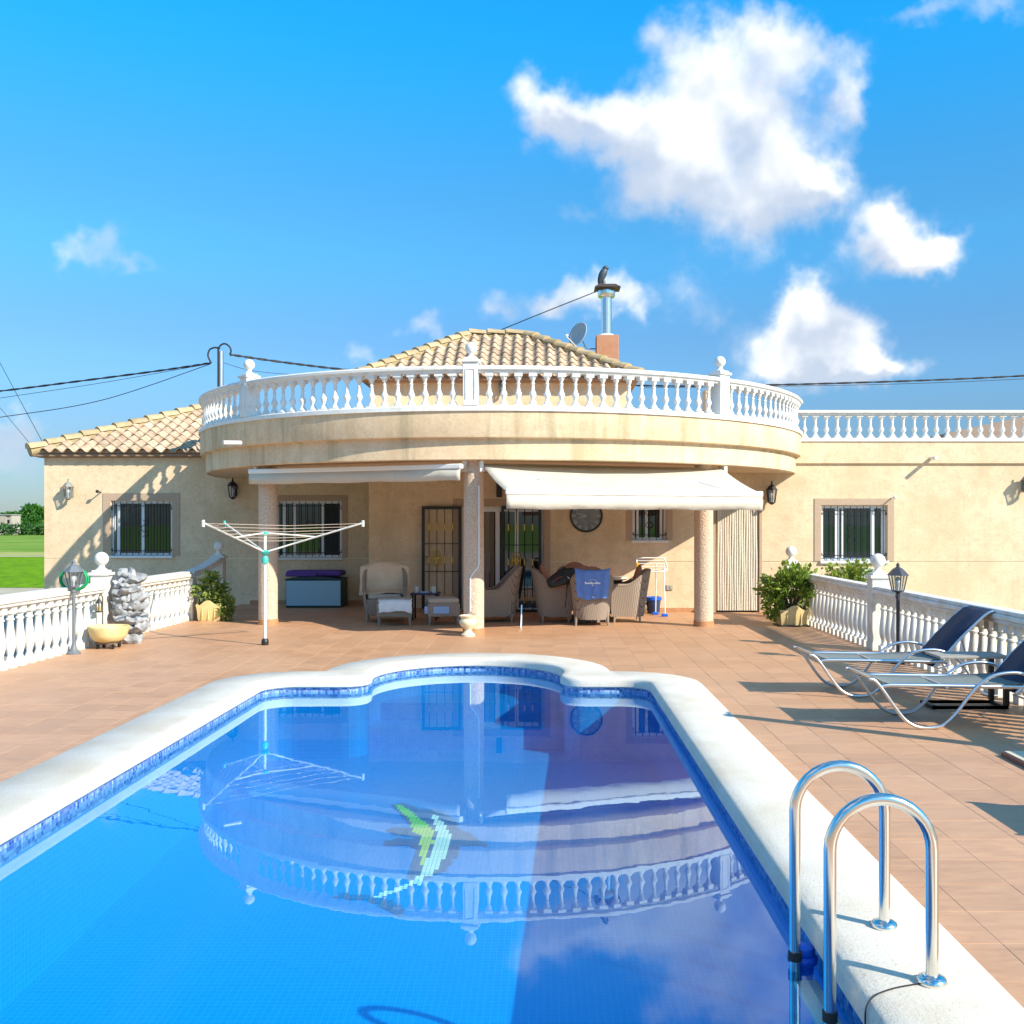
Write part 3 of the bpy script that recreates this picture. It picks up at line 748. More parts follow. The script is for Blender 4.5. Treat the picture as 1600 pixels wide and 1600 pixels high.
def hip_roof(x0, x1, y0, y1, ez, rx0, rx1, ry, rz, pitch, expo):
    b = MB(); ybk = y1 - (ry - y0)
    A, B, Cc, Dd = Vector((x0, y0, ez)), Vector((x1, y0, ez)), Vector((x1, y1, ez)), Vector((x0, y1, ez))
    E, F_, Gg, H = Vector((rx0, ry, rz)), Vector((rx1, ry, rz)), Vector((rx1, ybk, rz)), Vector((rx0, ybk, rz))
    dn = Vector((0, 0, -.06))
    b.add([p - Vector((0, 0, .01)) for p in (A, B, Cc, Dd, E, F_, Gg, H)] + [p + dn for p in (A, B, Cc, Dd)],
          [(0, 1, 5, 4), (1, 2, 6, 5), (2, 3, 7, 6), (3, 0, 4, 7), (4, 5, 6, 7), (8, 9, 1, 0), (9, 10, 2, 1), (10, 11, 3, 2), (11, 8, 0, 3), (11, 10, 9, 8)])
    roof = b.build('roof', DECK, villa)
    ux = Vector((1, 0, 0)); up = Vector((0, ry - y0, rz - ez)); ln = up.length; up.normalize(); w = x1 - x0
    tiled_slope(roof, A, ux, up, lambda v: ((rx0 - x0) * min(1, v / ln), w - (x1 - rx1) * min(1, v / ln)), ln - .1, pitch, expo, int(w / pitch))
    for a, c in ((A, E), (B, F_)): hip_caps(roof, a, c + (c - a) * .0)
    m = MB()
    for a, c in ((A, E), (B, F_)): m.tube([a + Vector((0, 0, .04)), c + Vector((0, 0, .05))], .12, 8)
    if rx1 - rx0 > .1: hip_caps(roof, E, F_); m.tube([E + Vector((0, 0, .02)), F_ + Vector((0, 0, .02))], .1, 8)
    m.build('mortar', MORTAR, roof, smooth=60)
    e = MB(); e.bb(x0 + .15, x1 - .15, y0 + .04, y0 + .14, ez - .02, ez + .075); e.build('eave_closer', ROOFTILE, roof)
    return roof
hip_roof(-10.42, -4.96, YL - .16, 31, 3.07, -7.70, -7.68, YL - .16 + 2.7, 4.24, .25, .30)
b = MB(); b.bb(-10.30, -6.3, YL - .08, YL, 2.99, 3.02); b.bb(-10.30, -10.2, YL, 31, 2.99, 3.02); b.build('eave_moulding', nmat('eave_brown', (.34, .2, .13), rough=.8), villa)
TX, TXR, TY = -3.9, 1.94, 23.0
b = MB(); b.bb(TX, TXR, TY, 27.0, 3.1, 4.86); b.build('lantern_wall', WALL, villa)
b = MB(); b.bb(TX - .05, TXR + .05, TY - .07, 27, 4.80, 4.87); b.build('eave_moulding', TRIM, villa)
hip_roof(-4.1, 2.12, 22.72, 27.3, 4.90, -1.82, -.47, 25.0, 6.2, .259, .33)
# sloping brown parapet on the flat roof behind the balustrade
b = MB(); ps = [W(1483, 676, 22), W(1640, 642, 22), W(1800, 642, 22), W(1800, 712, 22), W(1483, 712, 22)]
n = len(ps); vs = ps + [p + Vector((0, 1.2, 0)) for p in ps]; b.add(vs, [tuple(reversed(range(n))), tuple(range(n, 2 * n))] + [(i, (i + 1) % n, n + (i + 1) % n, n + i) for i in range(n)])
b.build('stair_parapet', nmat('brown_render', (.26, .19, .15), (.32, .24, .19), 4, .9, .3, 40), villa, weld=True)
b = MB(); b.bb(X(1103, 26), X(1117, 26), 26, 26.6, 3.1, Z(608, 26)); b.build('terrace_pier', WALL, villa)
# rain spouts
for px, py, D, hh in ((1455, 716, YP - .05, 1), (1140, 690, 16.95, 1), (372, 692, 16.25, 1)):
    p = W(px, py, D); dv = Vector((0, -1, -.05)) if px > 1300 else Vector((p.x - BC.x, p.y - BC.y, -.3)).normalized()
    b = MB(); b.tube([p - dv * .05, p + dv * .26], .034, 12); b.tube([p + dv * .258, p + dv * .262], .025, 12); b.build('rain_spout', WHITE, villa, smooth=50)
# ------------------------------------------------------------------ balustrades
def baluster(H, r, style):
    b = MB()
    if style == 'terrace':
        b.bb(-r * .95, r * .95, -r * .95, r * .95, 0, H * .12); b.bb(-r * .9, r * .9, -r * .9, r * .9, H * .88, H)
        pr = [(.80, .12), (.80, .14), (.62, .17), (.55, .20), (.72, .25), (.94, .32), (1.0, .39), (.96, .46), (.82, .56), (.68, .66), (.60, .74), (.60, .76), (.80, .775), (.80, .795), (.60, .81), (.62, .85), (.80, .88)]
    else:
        b.bb(-r, r, -r, r, 0, H * .06); b.bb(-r * .95, r * .95, -r * .95, r * .95, H * .90, H)
        pr = [(.95, .06), (.80, .13), (.46, .19), (.42, .23), (.62, .29), (.84, .35), (.80, .40), (.52, .47), (.40, .56), (.36, .66), (.50, .675), (.50, .70), (.36, .715), (.36, .77), (.52, .79), (.66, .84), (.92, .90)]
    b.lathe([(a * r, z * H) for a, z in pr], 12)
    me = b.mesh('baluster', 45); me.materials.append(WHITE if style != 'terrace' else WEATHERED); return me
def post(parent, p, rz, w, h, m, ball=.085, panel=True, z0=0):
    b = MB(); Rz = Matrix.Rotation(rz, 3, 'Z'); p = Vector(p)
    b.box(p + Vector((0, 0, z0 + (h - z0) / 2)), (w, w, h - z0), rz)
    b.box(p + Vector((0, 0, h + .02)), (w + .05, w + .05, .04), rz)
    b.box(p + Vector((0, 0, h + .055)), (w - .02, w - .02, .03), rz)
    o = b.build('post', m, parent, bevel=.006)
    if panel:
        q = MB()
        for s in (-1, 1): q.box(p + Rz @ Vector((s * w * .30, -w / 2 - .004, 0)) + Vector((0, 0, h * .55)), (.012, .012, h * .62), rz)
        q.box(p + Rz @ Vector((0, -w / 2 - .004, 0)) + Vector((0, 0, h * .86)), (w * .6 - .012, .0118, .012), rz); q.build('panel_moulding', m, o)
    q = MB(); q.lathe([(ball * .95, 0), (ball * .5, .035), (ball * .42, .06), (ball * .5, .075)], 16, p + Vector((0, 0, h + .068))); q.ball(p + Vector((0, 0, h + .068 + .07 + ball * .9)), ball, 20, 12); q.build('ball_finial', m, o, smooth=50)
    return o
def straight_balustrade(label, x, y0, y1, posts, step=.208, near_off=0):
    bal = thing('balustrade', (x, (y0 + y1) / 2, 0), label, 'balustrade', 'balustrades edging the pool terrace'); me = baluster(.70, .060, 'terrace')
    O = Vector((x, (y0 + y1) / 2, 0))
    stops = [y0] + [p for p in posts] + [y1]
    for a, c in zip(stops[:-1], stops[1:]):
        g = .14; L_ = c - a - 2 * g; n = max(1, round(L_ / step))
        for i in range(n):
            o = link('baluster', me, None, bal); o.location = Vector((x, a + g + L_ * (i + .5) / n, 0)) - O
        r = MB(); yc, ln = (a + c) / 2 - O.y, c - a - .21
        r.box((0, yc, .72), (.17, ln, .04)); r.box((0, yc, .765), (.21, ln, .05)); r.box((0, yc, .81), (.17, ln, .04)); r.build('handrail', WEATHERED, bal, bevel=.012)
    for p in posts: post(bal, (0, p - O.y, 0), 0, .215, .93, WEATHERED, .095, panel=False)
    return bal
lb_ = straight_balustrade('white balustrade beside the lamp post with the green hose, open fields beyond', -6.05, 6.0, 17.55, [9.85, 14.0], .212)
rb_ = straight_balustrade('white balustrade behind the sun loungers, shaded on its terrace side', 4.32, 4.4, 18.35, [8.8, 13.25, 17.9], .208)
# raised end of the left one: ramped rail up to a taller post by the house wall
O = Vector((-6.05, (6.0 + 17.55) / 2, 0))
post(lb_, Vector((-6.05, 19.05, 0)) - O, 0, .21, 1.0, WEATHERED, .09, panel=False)
b = MB(); q0, q1 = Vector((-6.05, 17.4, .775)) - O, Vector((-6.05, 18.98, .985)) - O
for k in range(8):
    t0, t1 = k / 8, (k + 1) / 8; e = lambda t: q0 + (q1 - q0) * t + Vector((0, 0, .21 * (t * t - t) * .6))
    a, c = e(t0), e(t1); hw = .10
    b.add([a + Vector((-hw, 0, -.05)), a + Vector((hw, 0, -.05)), a + Vector((hw, 0, .05)), a + Vector((-hw, 0, .05)), c + Vector((-hw, 0, -.05)), c + Vector((hw, 0, -.05)), c + Vector((hw, 0, .05)), c + Vector((-hw, 0, .05))],
          [(0, 1, 5, 4), (1, 2, 6, 5), (2, 3, 7, 6), (3, 0, 4, 7), (0, 3, 2, 1), (4, 5, 6, 7)])
b.build('handrail', WEATHERED, lb_, weld=True)
b = MB(); b.box(Vector((-6.05, 17.45, .36)) - O, (.2, .22, .72)); b.build('end_pier', WEATHERED, lb_, bevel=.01)
# curved balcony balustrade
bb_ = thing('balustrade', (BC.x, BC.y, 3.27), 'white curved balustrade crowning the round balcony above the awnings', 'balustrade')
def local_arc(r, a0, a1, n): return [(r * math.sin(a0 + (a1 - a0) * i / n), -r * math.cos(a0 + (a1 - a0) * i / n)) for i in range(n + 1)]
def ring(name, prof, a0, a1, m, parent, n=60):
    b = MB(); rows = [[(x, y, z) for x, y in local_arc(r, a0, a1, n)] for r, z in prof]; k = n + 1
    b.add([p for r in rows for p in r], [((j % len(prof)) * k + i, (j % len(prof)) * k + i + 1, ((j + 1) % len(prof)) * k + i + 1, ((j + 1) % len(prof)) * k + i) for j in range(len(prof)) for i in range(n)]
          + [tuple(j * k for j in reversed(range(len(prof)))), tuple(j * k + n for j in range(len(prof)))])
    return b.build(name, m, parent, smooth=30, weld=True)
ring('plinth', [(BR + .03, .0), (BR + .03, .06), (BR + .015, .072), (BR - .2, .072), (BR - .2, .0)], PH0, PH1, WHITE, bb_, 80)
ring('handrail', [(BR - .02, .555), (BR - .005, .57), (BR - .005, .59), (BR + .03, .60), (BR + .03, .635), (BR + .01, .655), (BR - .16, .655), (BR - .18, .635), (BR - .18, .60), (BR - .145, .59), (BR - .145, .57), (BR - .13, .555)], PH0, PH1, WHITE, bb_, 80)
me = baluster(.49, .062, 'balcony'); rm = BR - .075
segs = [(PH0, PHP[0]), (PHP[0], PHP[1]), (PHP[1], PHP[2]), (PHP[2], PH1)]
for a0, a1 in segs:
    g = .16 / rm; n = round((a1 - a0 - 2 * g) * rm / .207)
    for i in range(n):
        a = a0 + g + (a1 - a0 - 2 * g) * (i + .5) / n
        o = link('baluster', me, None, bb_); o.location = (rm * math.sin(a), -rm * math.cos(a), .068); o.rotation_euler = (0, 0, a)
for a in PHP: post(bb_, (rm * math.sin(a), -rm * math.cos(a), 0), a, .215, .70, WHITE, .088, z0=.0715)
fb_ = thing('balustrade', (9.4, YP + .08, 3.16), 'white straight balustrade along the flat roof over the stucco wing', 'balustrade')
me2 = baluster(.44, .06, 'balcony')
for i in range(44):
    o = link('baluster', me2, None, fb_); o.location = (-4.55 + i * .205, 0, .07)
b = MB(); b.bb(-4.72, 4.6, -.15, .13, 0, .065); b.build('plinth', WHITE, fb_, bevel=.006)
b = MB(); b.bb(-4.72, 4.6, -.09, .09, .51, .535); b.bb(-4.72, 4.6, -.115, .115, .535, .585); b.build('handrail', WHITE, fb_, bevel=.008)
# ------------------------------------------------------------------ awnings
def awning_frame(a, c):
    d = (c - a); d.z = 0; L = d.length; d.normalize(); nrm = Vector((d.y, -d.x, 0)); return d, nrm, L
ca = [Vector((BC.x + 5.62 * math.sin(a), BC.y - 5.62 * math.cos(a), 0)) for a in PHP]
# closed one
a0, a1 = ca[0] + Vector((-.05, 0, 0)), ca[1] + Vector((-.12, 0, 0))
d, nr, L = awning_frame(a0, a1); mid = (a0 + a1) / 2; ang = math.atan2(d.y, d.x)
aw = thing('awning', (mid.x, mid.y, 2.56), 'retracted cream awning with hanging valance between two porch columns', 'awning', 'porch awnings')
b = MB(); b.tube([(-L / 2, .12, -.10), (L / 2, .12, -.10)], .065, 14); b.build('roller', AWN, aw, smooth=50)
b = MB(); b.box((0, -.05, -.085), (L, .10, .075)); b.build('front_bar', AWNB, aw, bevel=.015)
def valance(parent, L, y, z0, hgt, m, seed):
    b = MB(); n = 60; rr = random.Random(seed); ph = rr.uniform(0, 6)
    top = [(-L / 2 + L * i / n, y + .002 * math.sin(i), z0) for i in range(n + 1)]
    mid_ = [(-L / 2 + L * i / n, y - .010 + .006 * math.sin(i * .5 + ph) , z0 - hgt * .5) for i in range(n + 1)]
    bot = [(-L / 2 + L * i / n, y - .006 + .010 * math.sin(i * .5 + ph) + .004 * math.sin(i * 1.3), z0 - hgt + .006 * math.sin(i * .35 + ph)) for i in range(n + 1)]
    k = n + 1; b.add(top + mid_ + bot, [(j * k + i, (j + 1) * k + i, (j + 1) * k + i + 1, j * k + i + 1) for j in range(2) for i in range(n)])
    o = b.build('valance', m, parent, smooth=60); s = o.modifiers.new('thick', 'SOLIDIFY'); s.thickness = .004
    return o
valance(aw, L - .02, -.085, -.115, .18, AWN, 1)
b = MB()
for s in (-1, 1): b.box((s * (L / 2 - .03), .14, -.05), (.05, .2, .1))
b.build('bracket', AWNB, aw)
aw.rotation_euler = (0, 0, ang)
# open one
a0, a1 = ca[1] + Vector((.17, .05, 0)), ca[2] + Vector((.16, .10, 0))
d, nr, L = awning_frame(a0, a1); mid = (a0 + a1) / 2; ang = math.atan2(d.y, d.x)
aw2 = thing('awning', (mid.x, mid.y, 2.56), 'opened cream awning sloping out over the dining chairs', 'awning', 'porch awnings', ang)
b = MB(); b.tube([(-L / 2, .1, -.09), (L / 2, .1, -.09)], .06, 14); b.build('roller', AWN, aw2, smooth=50)
PROJ, DROP = 1.12, .44
b = MB(); n, k = 30, 8; vs = []
for j in range(k + 1):
    for i in range(n + 1):
        t = j / k; vs.append((-L / 2 + L * i / n, .1 - (PROJ + .1) * t, -.03 - (DROP + .0) * t - .035 * math.sin(math.pi * t) + .004 * math.sin(i * .9) * math.sin(math.pi * t)))
b.add(vs, [(j * (n + 1) + i, (j + 1) * (n + 1) + i, (j + 1) * (n + 1) + i + 1, j * (n + 1) + i + 1) for j in range(k) for i in range(n)])
o = b.build('canopy', AWN, aw2, smooth=60); s = o.modifiers.new('thick', 'SOLIDIFY'); s.thickness = .004
b = MB(); b.box((0, -PROJ - .03, -DROP - .045), (L + .02, .07, .085)); b.build('front_bar', AWNB, aw2, bevel=.015)
valance(aw2, L, -PROJ - .05, -DROP - .085, .20, AWN, 4)
for s in (-1, 1):
    b = MB(); b.tube([(s * L * .44, .05, -.12), (s * L * .32, -PROJ * .5, -.30), (s * L * .42, -PROJ, -DROP - .05)], .02, 8); b.build('folding_arm', AWNB, aw2)
b = MB()
for s in (-1, 1): b.box((s * (L / 2 + .03), .1, -.08), (.05, .22, .16))
b.build('bracket', AWNB, aw2)
# awning crank rod hanging down to the floor
p0 = W(815, 955, 16.2); b = MB(); b.tube([W(815, 945, 16.2), G(814, 981)], .012, 8)
o = b.build('awning_crank', ALU); tag(o, 'thin grey rod standing on the floor before the door grille', 'rod')
# ------------------------------------------------------------------ lamps on walls
def wall_lamp(p, label, m, s=1.0, group='wall lanterns on the villa'):
    t = thing('wall_lantern', p, label, 'lamp', group)
    b = MB(); b.box((0, -.012, .02), (.07 * s, .024, .16 * s)); b.tube([(0, -.02, -.02), (0, -.10, -.09 * s), (0, -.13, -.11 * s)], .012, 8); b.build('bracket', m, t)
    y = -.13
    b = MB(); b.lathe([(.02, -.13), (.05, -.11), (.055, -.095)], 6, (0, y, 0)); b.lathe([(.10, .10), (.09, .115), (.055, .165), (.018, .19), (.012, .22), (.016, .235), (.004, .25)], 6, (0, y, 0))
    for k in range(6):
        a = 2 * math.pi * (k + .5) / 6; b.tube([(.055 * math.cos(a), y + .055 * math.sin(a), -.10), (.083 * math.cos(a), y + .083 * math.sin(a), .105)], .007, 5)
    b.build('cage', m, t)
    b = MB(); b.lathe([(.050, -.095), (.078, .10)], 6, (0, y, 0)); b.build('glass', CLEAR, t)
    b = MB(); b.lathe([(.012, -.09), (.014, -.02), (.030, .0), (.032, .03), (.018, .06), (.004, .07)], 10, (0, y, 0)); b.build('bulb', PLASTIC_W, t, smooth=60)
    if s != 1: t.scale = (s, s, s)
    return t
WLAMP = nmat('cream_lamp_metal', (.26, .25, .22), rough=.5)
wall_lamp(W(112, 770, YL), 'pale sunlit wall lantern under the left tiled eave beside a window'.replace(' left', ''), WLAMP, 1.15)
wall_lamp(W(367, 769, YL), 'black wall lantern in the shade beside the porch column and balcony', IRON, 1.15)
wall_lamp(W(1203, 776, YP), 'dark wall lantern next to the open awning on stucco wall', IRON, 1.15)
wall_lamp(W(1600, 760, YP), 'grey wall lantern high on the sunlit stucco wing beyond the barred window', LAMPG, 1.15)
wall_lamp(W(785, 610, TY), 'small lantern on the upper wall seen through the balcony balusters', LAMPG, 1.0)
# small fittings on the walls
def hook(p, label, m):
    b = MB(); b.tube([p + Vector((0, .0, 0)), p + Vector((0, -.16, .0))], .012, 8); b.ball(p + Vector((0, -.18, .01)), .035, 10, 8); o = b.build('security_sensor', m, None, smooth=60); tag(o, label, 'sensor')
hook(W(158, 769, YL), 'small dark sensor at the corner of the window surround under tiled eave', IRON)
hook(W(1393, 778, YP), 'small white sensor at the corner of the barred window surround', PLASTIC_W)
t = thing('garden_tap', W(1199, 905, YP), 'small brass tap on the wall beside the bead curtain doorway', 'tap')
b = MB(); b.tube([(0, 0, 0), (0, -.10, 0), (0, -.13, -.05)], .014, 8); b.build('spout', GOLD, t); b = MB(); b.tube([(0, -.07, 0), (0, -.07, .04)], .008, 6); b.box((0, -.07, .045), (.08, .016, .012)); b.build('handle', IRON, t)
p = W(1046, 918, YP); b = MB(); b.box(p + Vector((0, -.012, 0)), (.12, .024, .09)); b.box(p + Vector((.02, -.027, 0)), (.04, .008, .05)); tag(b.build('wall_socket', nmat('socket_grey', (.35, .33, .28), rough=.5), None, bevel=.006), 'small grey weatherproof socket low on porch wall', 'socket')
p = W(780, 766, 18.9); b = MB(); b.box(p, (.10, .12, .26)); b.box(p + Vector((0, -.063, 0)), (.08, .006, .22)); b.box(p + Vector((0, .08, .0)), (.04, .06, .05)); tag(b.build('loudspeaker', IRON, None, bevel=.008), 'small black box loudspeaker above the sliding door', 'loudspeaker')
# clock
t = thing('wall_clock', W(916, 806, YP), 'large round pale clock with dark rim half hidden behind the valance', 'clock'); r = .29
b = MB(); b.tube([(r * math.cos(a), -.025, r * math.sin(a)) for a in [2 * math.pi * i / 40 for i in range(40)]], .016, 8, closed=True); b.build('rim', IRON, t, smooth=60)
b = MB(); b.add([(r * math.cos(a), -.018, r * math.sin(a)) for a in [2 * math.pi * i / 40 for i in range(40)]] + [(r * math.cos(a), 0, r * math.sin(a)) for a in [2 * math.pi * i / 40 for i in range(40)]], [tuple(reversed(range(40)))] + [(i, (i + 1) % 40, 40 + (i + 1) % 40, 40 + i) for i in range(40)])
b.build('dial', nmat('clock_dial', (.24, .27, .28), (.15, .19, .22), 9, .6), t)
DK = nmat('clock_ink', (.55, .55, .50), rough=.6)
for h_, txt in enumerate(['XII', 'I', 'II', 'III', 'IIII', 'V', 'VI', 'VII', 'VIII', 'IX', 'X', 'XI']):
    b = MB(); a = math.pi / 2 - h_ * math.pi / 6; rd = Vector((math.cos(a), 0, math.sin(a))); tg = Vector((math.sin(a), 0, -math.cos(a))); wd = 0; strokes = []
    for ch in txt:
        if ch == 'I': strokes.append((wd, wd)); wd += .017
        elif ch == 'V': strokes += [(wd + .0, wd + .012), (wd + .024, wd + .012)]; wd += .036
        else: strokes += [(wd, wd + .024), (wd + .024, wd)]; wd += .036
    for s0, s1 in strokes:
        p0 = rd * .265 + tg * (s0 - wd / 2 + .008); p1 = rd * .20 + tg * (s1 - wd / 2 + .008)
        b.tube([p0 + Vector((0, -.02, 0)), p1 + Vector((0, -.02, 0))], .0045, 4)
    b.build('numeral', DK, t)
for ln, a in ((.14, R(195)), (.19, R(165))):
    b = MB(); b.tube([(0, -.022, 0), (ln * math.cos(a), -.022, ln * math.sin(a))], .008, 5); b.build('hand', DK, t)
# ------------------------------------------------------------------ chimney, dish, pole, cables
CD = 25.2; cx0, cx1 = X(932, CD), X(967, CD); zt = Z(523, CD); cxm = (cx0 + cx1) / 2
ch = thing('chimney', (cxm, CD + .27, 5.0), 'reddish rendered chimney with shiny steel flue rising above the tiled roof', 'chimney')
b = MB(); b.bb(-.275, .275, -.27, .27, -1.0, zt - 5.0); b.build('stack', nmat('red_render', (.42, .19, .10), (.48, .24, .14), 8, .9, .4, 60), ch, bevel=.01)
fx = X(948.5, CD) - cxm; z0 = zt - 5.0; z1 = Z(459, CD) - 5.0
b = MB(); b.lathe([(.22, z0), (.18, z0 + .05), (.135, z0 + .06)], 20, (fx, 0, 0)); b.build('flashing', WHITE, ch, smooth=40)
b = MB(); b.lathe([(.13, z0 + .04), (.13, z1 + .02)], 24, (fx, 0, 0)); b.lathe([(.136, z0 + .55), (.136, z0 + .60)], 24, (fx, 0, 0)); b.build('flue', CHROME, ch, smooth=40)
b = MB(); b.lathe([(.20, z1 - .03), (.215, z1 + .0), (.215, z1 + .19), (.20, z1 + .21)], 24, (fx, 0, 0)); b.build('cowl', CHROME, ch, smooth=40)
b = MB(); zc = Z(446, CD) - 5.0; b.add([(fx - .30, -.3, zc - .03), (fx + .34, -.3, zc - .03), (fx + .34, .3, zc - .03), (fx - .30, .3, zc - .03), (fx - .2, -.2, zc + .06), (fx + .22, -.2, zc + .06), (fx + .22, .2, zc + .06), (fx - .2, .2, zc + .06)],
      [(3, 2, 1, 0), (4, 5, 6, 7), (0, 1, 5, 4), (1, 2, 6, 5), (2, 3, 7, 6), (3, 0, 4, 7)]); b.build('cap', nmat('dark_cap', (.06, .04, .03), rough=.6), ch)
p = W(944, 441, CD) ; BIRD = nmat('dark_bird', (.03, .05, .07), (.06, .08, .10), 20, .5)
bd = thing('bird_figure', (p.x, CD + .27, zc + 5.0 + .055), 'dark bird figure perched on top of the chimney cap', 'bird')
b = MB(); spine = smooth_path([(-.11, 0, .03), (-.085, 0, .13), (-.04, 0, .24), (.0, 0, .33), (.035, 0, .40), (.055, 0, .455), (.06, 0, .49)], 4); m_ = len(spine)
rad = [.018 + .078 * math.sin(math.pi * min(1, (i / (m_ - 1)) * 1.12) ** .9) + (.03 if i > m_ * .7 else 0) for i in range(m_)]; rad[-1] = .02
b.tube(spine, rad, 14); b.ball((.06, 0, .44), .062, 12, 8); b.tube([(.08, 0, .45), (.15, 0, .43)], [.028, .004], 8); b.build('body', BIRD, bd, smooth=70)
b = MB(); b.lathe([(.06, -.01), (.07, .02), (.05, .05), (.055, .10), (.03, .13), (.03, .16)], 12, (0, 0, 0)); b.build('perch', BIRD, bd, smooth=50)
dc = W(905, 523, 25.0); t = thing('satellite_dish', dc, 'grey satellite dish tilted on an arm beside the chimney', 'satellite dish'); 
nrm = Vector((-.62, -.60, .30)).normalized(); q = nrm.to_track_quat('Z', 'Y').to_matrix()
b = MB(); rr = [(.30 * i / 6) for i in range(7)]; vs = []
for r_ in rr:
    for k in range(28):
        a = 2 * math.pi * k / 28; vs.append(q @ Vector((r_ * math.cos(a) * .95, r_ * math.sin(a) * 1.05, .55 * r_ * r_)))
b.add(vs, [(i * 28 + k, i * 28 + (k + 1) % 28, (i + 1) * 28 + (k + 1) % 28, (i + 1) * 28 + k) for i in range(6) for k in range(28)])
o = b.build('reflector', nmat('dish_grey', (.40, .44, .44), rough=.5), t, smooth=60); s = o.modifiers.new('thick', 'SOLIDIFY'); s.thickness = .012
lnb = W(884, 525, 24.4) - dc; b = MB(); b.tube([W(900, 541, 24.85) - dc, lnb], .012, 8); b.tube([lnb, lnb + Vector((.04, .05, .03))], .028, 10); b.build('feed_arm', WHITE, t)
b = MB(); b.tube([q @ Vector((0, 0, -.01)), q @ Vector((.06, -.12, -.12)), W(914, 541, 25.2) - dc, W(918, 545, 25.3) - dc, W(934, 545, 25.4) - dc], .014, 8); b.build('mount', LAMPG, t)
PD = 24.0; pb = W(345, 640, PD)
t = thing('cable_mast', (pb.x, PD, 4.0), 'galvanised cable mast with looped wires behind the balcony end', 'mast'); top = Z(549, PD) - 4.0
b = MB(); b.tube([(0, 0, -.2), (0, 0, top)], .065, 14); b.build('pole', ALU, t, smooth=50)
BLK = nmat('cable_black', (.015, .015, .018), rough=.6)
O = Vector((pb.x, PD, 4.0)); L3 = lambda pts: [W(x, y, PD - .08) - O for x, y in pts]
b = MB(); b.tube(smooth_path(L3([(330, 567), (325, 556), (328, 546), (337, 543), (342, 545), (344, 540), (351, 537), (358, 541), (361, 548), (359, 554)]), 5), .02, 8); b.tube(L3([(341, 542), (341, 608)]), .022, 6); b.build('wire_loop', BLK, t)
def cable(pts, r, label, name='cable', g=None, twist=0):
    P3 = smooth_path([W(x, y, d) for x, y, d in pts], 14)
    if twist:
        b = MB()
        for ph in (0, math.pi):
            b.tube([p + Vector((0, math.sin(i * 1.1 + ph), math.cos(i * 1.1 + ph))) * r * .8 for i, p in enumerate(P3)], r, 6)
    else: b = MB(); b.tube(P3, r, 6)
    tag(b.build(name, BLK, None, smooth=60), label, 'cable', g)
cable([(330, 567, PD), (250, 579, PD), (120, 596, PD), (0, 611, PD), (-150, 626, PD)], .015, 'thick twisted black cable running from the mast over the tiled roof', twist=1)
cable([(330, 568, PD), (160, 598, PD), (0, 622, PD), (-150, 645, PD)], .006, 'thin wire just under the twisted cable beside the mast')
cable([(328, 569, PD), (160, 625, PD), (0, 652, PD), (-150, 672, PD)], .009, 'thin sagging wire sloping down from the mast over the fields')
cable([(359, 554, PD), (450, 567, 25), (545, 578, 26.5), (700, 591, 29), (900, 600, 30), (1050, 603, 30), (1170, 602, 30), (1300, 599, 30), (1450, 594, 30), (1600, 587, 30), (1800, 574, 30)], .018, 'thick twisted black cable stretched behind the balcony and over the flat roof', twist=1)
cable([(1000, 606, 30.2), (1180, 604, 30.2), (1400, 600, 30.2), (1600, 592, 30.2), (1800, 580, 30.2)], .008, 'thin wire hanging just below the twisted cable over the flat roof')
cable([(350, 567, PD), (400, 580, 25), (500, 588, 26), (620, 594, 28)], .006, 'thin wire leaving the mast behind the balcony ball finial')
cable([(757, 526, 25.0), (840, 492, 25.1), (933, 455, 25.2)], .012, 'thin guy wire from roof ridge up to the chimney cowl')
cable([(66, 690, 21.0), (0, 567, 23), (-60, 455, 25)], .006, 'steep thin wire rising from the tiled roof corner')
cable([(50, 697, 21.0), (0, 637, 22), (-100, 520, 24)], .005, 'second steep thin wire leaning away from the tiled roof corner')
# ------------------------------------------------------------------ pool ladder and float
t = thing('pool_ladder', (1.33, 3.75, .05), 'shiny steel pool ladder with two arched handrails over the coping', 'ladder')
for yy in (3.51, 4.0):
    y = yy - 3.75; x1, x0 = 0.0, -.35; rr = .175; zt = .455
    pts = [(x1, y, 0), (x1, y, zt)] + [(x1 - rr + rr * math.cos(a), y, zt + rr * math.sin(a)) for a in [math.pi * i / 16 for i in range(1, 16)]] + [(x0, y, zt), (x0, y, -.16), (x0, y, -.45), (x0, y, -.95), (x0 + .06, y, -1.0)]
    b = MB(); b.tube(pts, .0215, 20); ra = b.build('handrail', CHROME, t, smooth=60)
    b = MB(); b.lathe([(.05, 0), (.052, .006), (.046, .020), (.030, .028), (.022, .030)], 24, (0, y, 0)); b.build('flange', CHROME, ra, smooth=50)
    b = MB(); b.lathe([(.026, -.13), (.026, -.095)], 16, (x0, y, 0)); b.build('joint_ring', nmat('rubber_%d' % int(yy * 100), (.04, .03, .025), rough=.7), ra, smooth=50)
for k, zz in enumerate((-.21, -.46, -.71)):
    b = MB(); b.box((-.315, 0, zz), (.09, .45, .028)); b.build('tread', nmat('tread_steel_%d' % k, (.50, .50, .44), (.40, .42, .38), 60, .4, .4, 90, metal=.6), t, bevel=.006)
BLUEP = nmat('blue_plastic', (.01, .11, .62), rough=.35)
t = thing('chlorine_float', (1.025, 4.06, WZ), 'round blue plastic chlorine float bobbing between the ladder rails', 'float')
b = MB(); b.lathe([(.02, -.09), (.04, -.085), (.045, -.02), (.056, -.012), (.06, .004), (.056, .014), (.045, .02)], 24); b.build('ring_body', BLUEP, t, smooth=40)
b = MB(); b.lathe([(.045, .02), (.05, .034), (.044, .05), (.02, .058)], 24); b.build('cap', BLUEP, t, smooth=40)
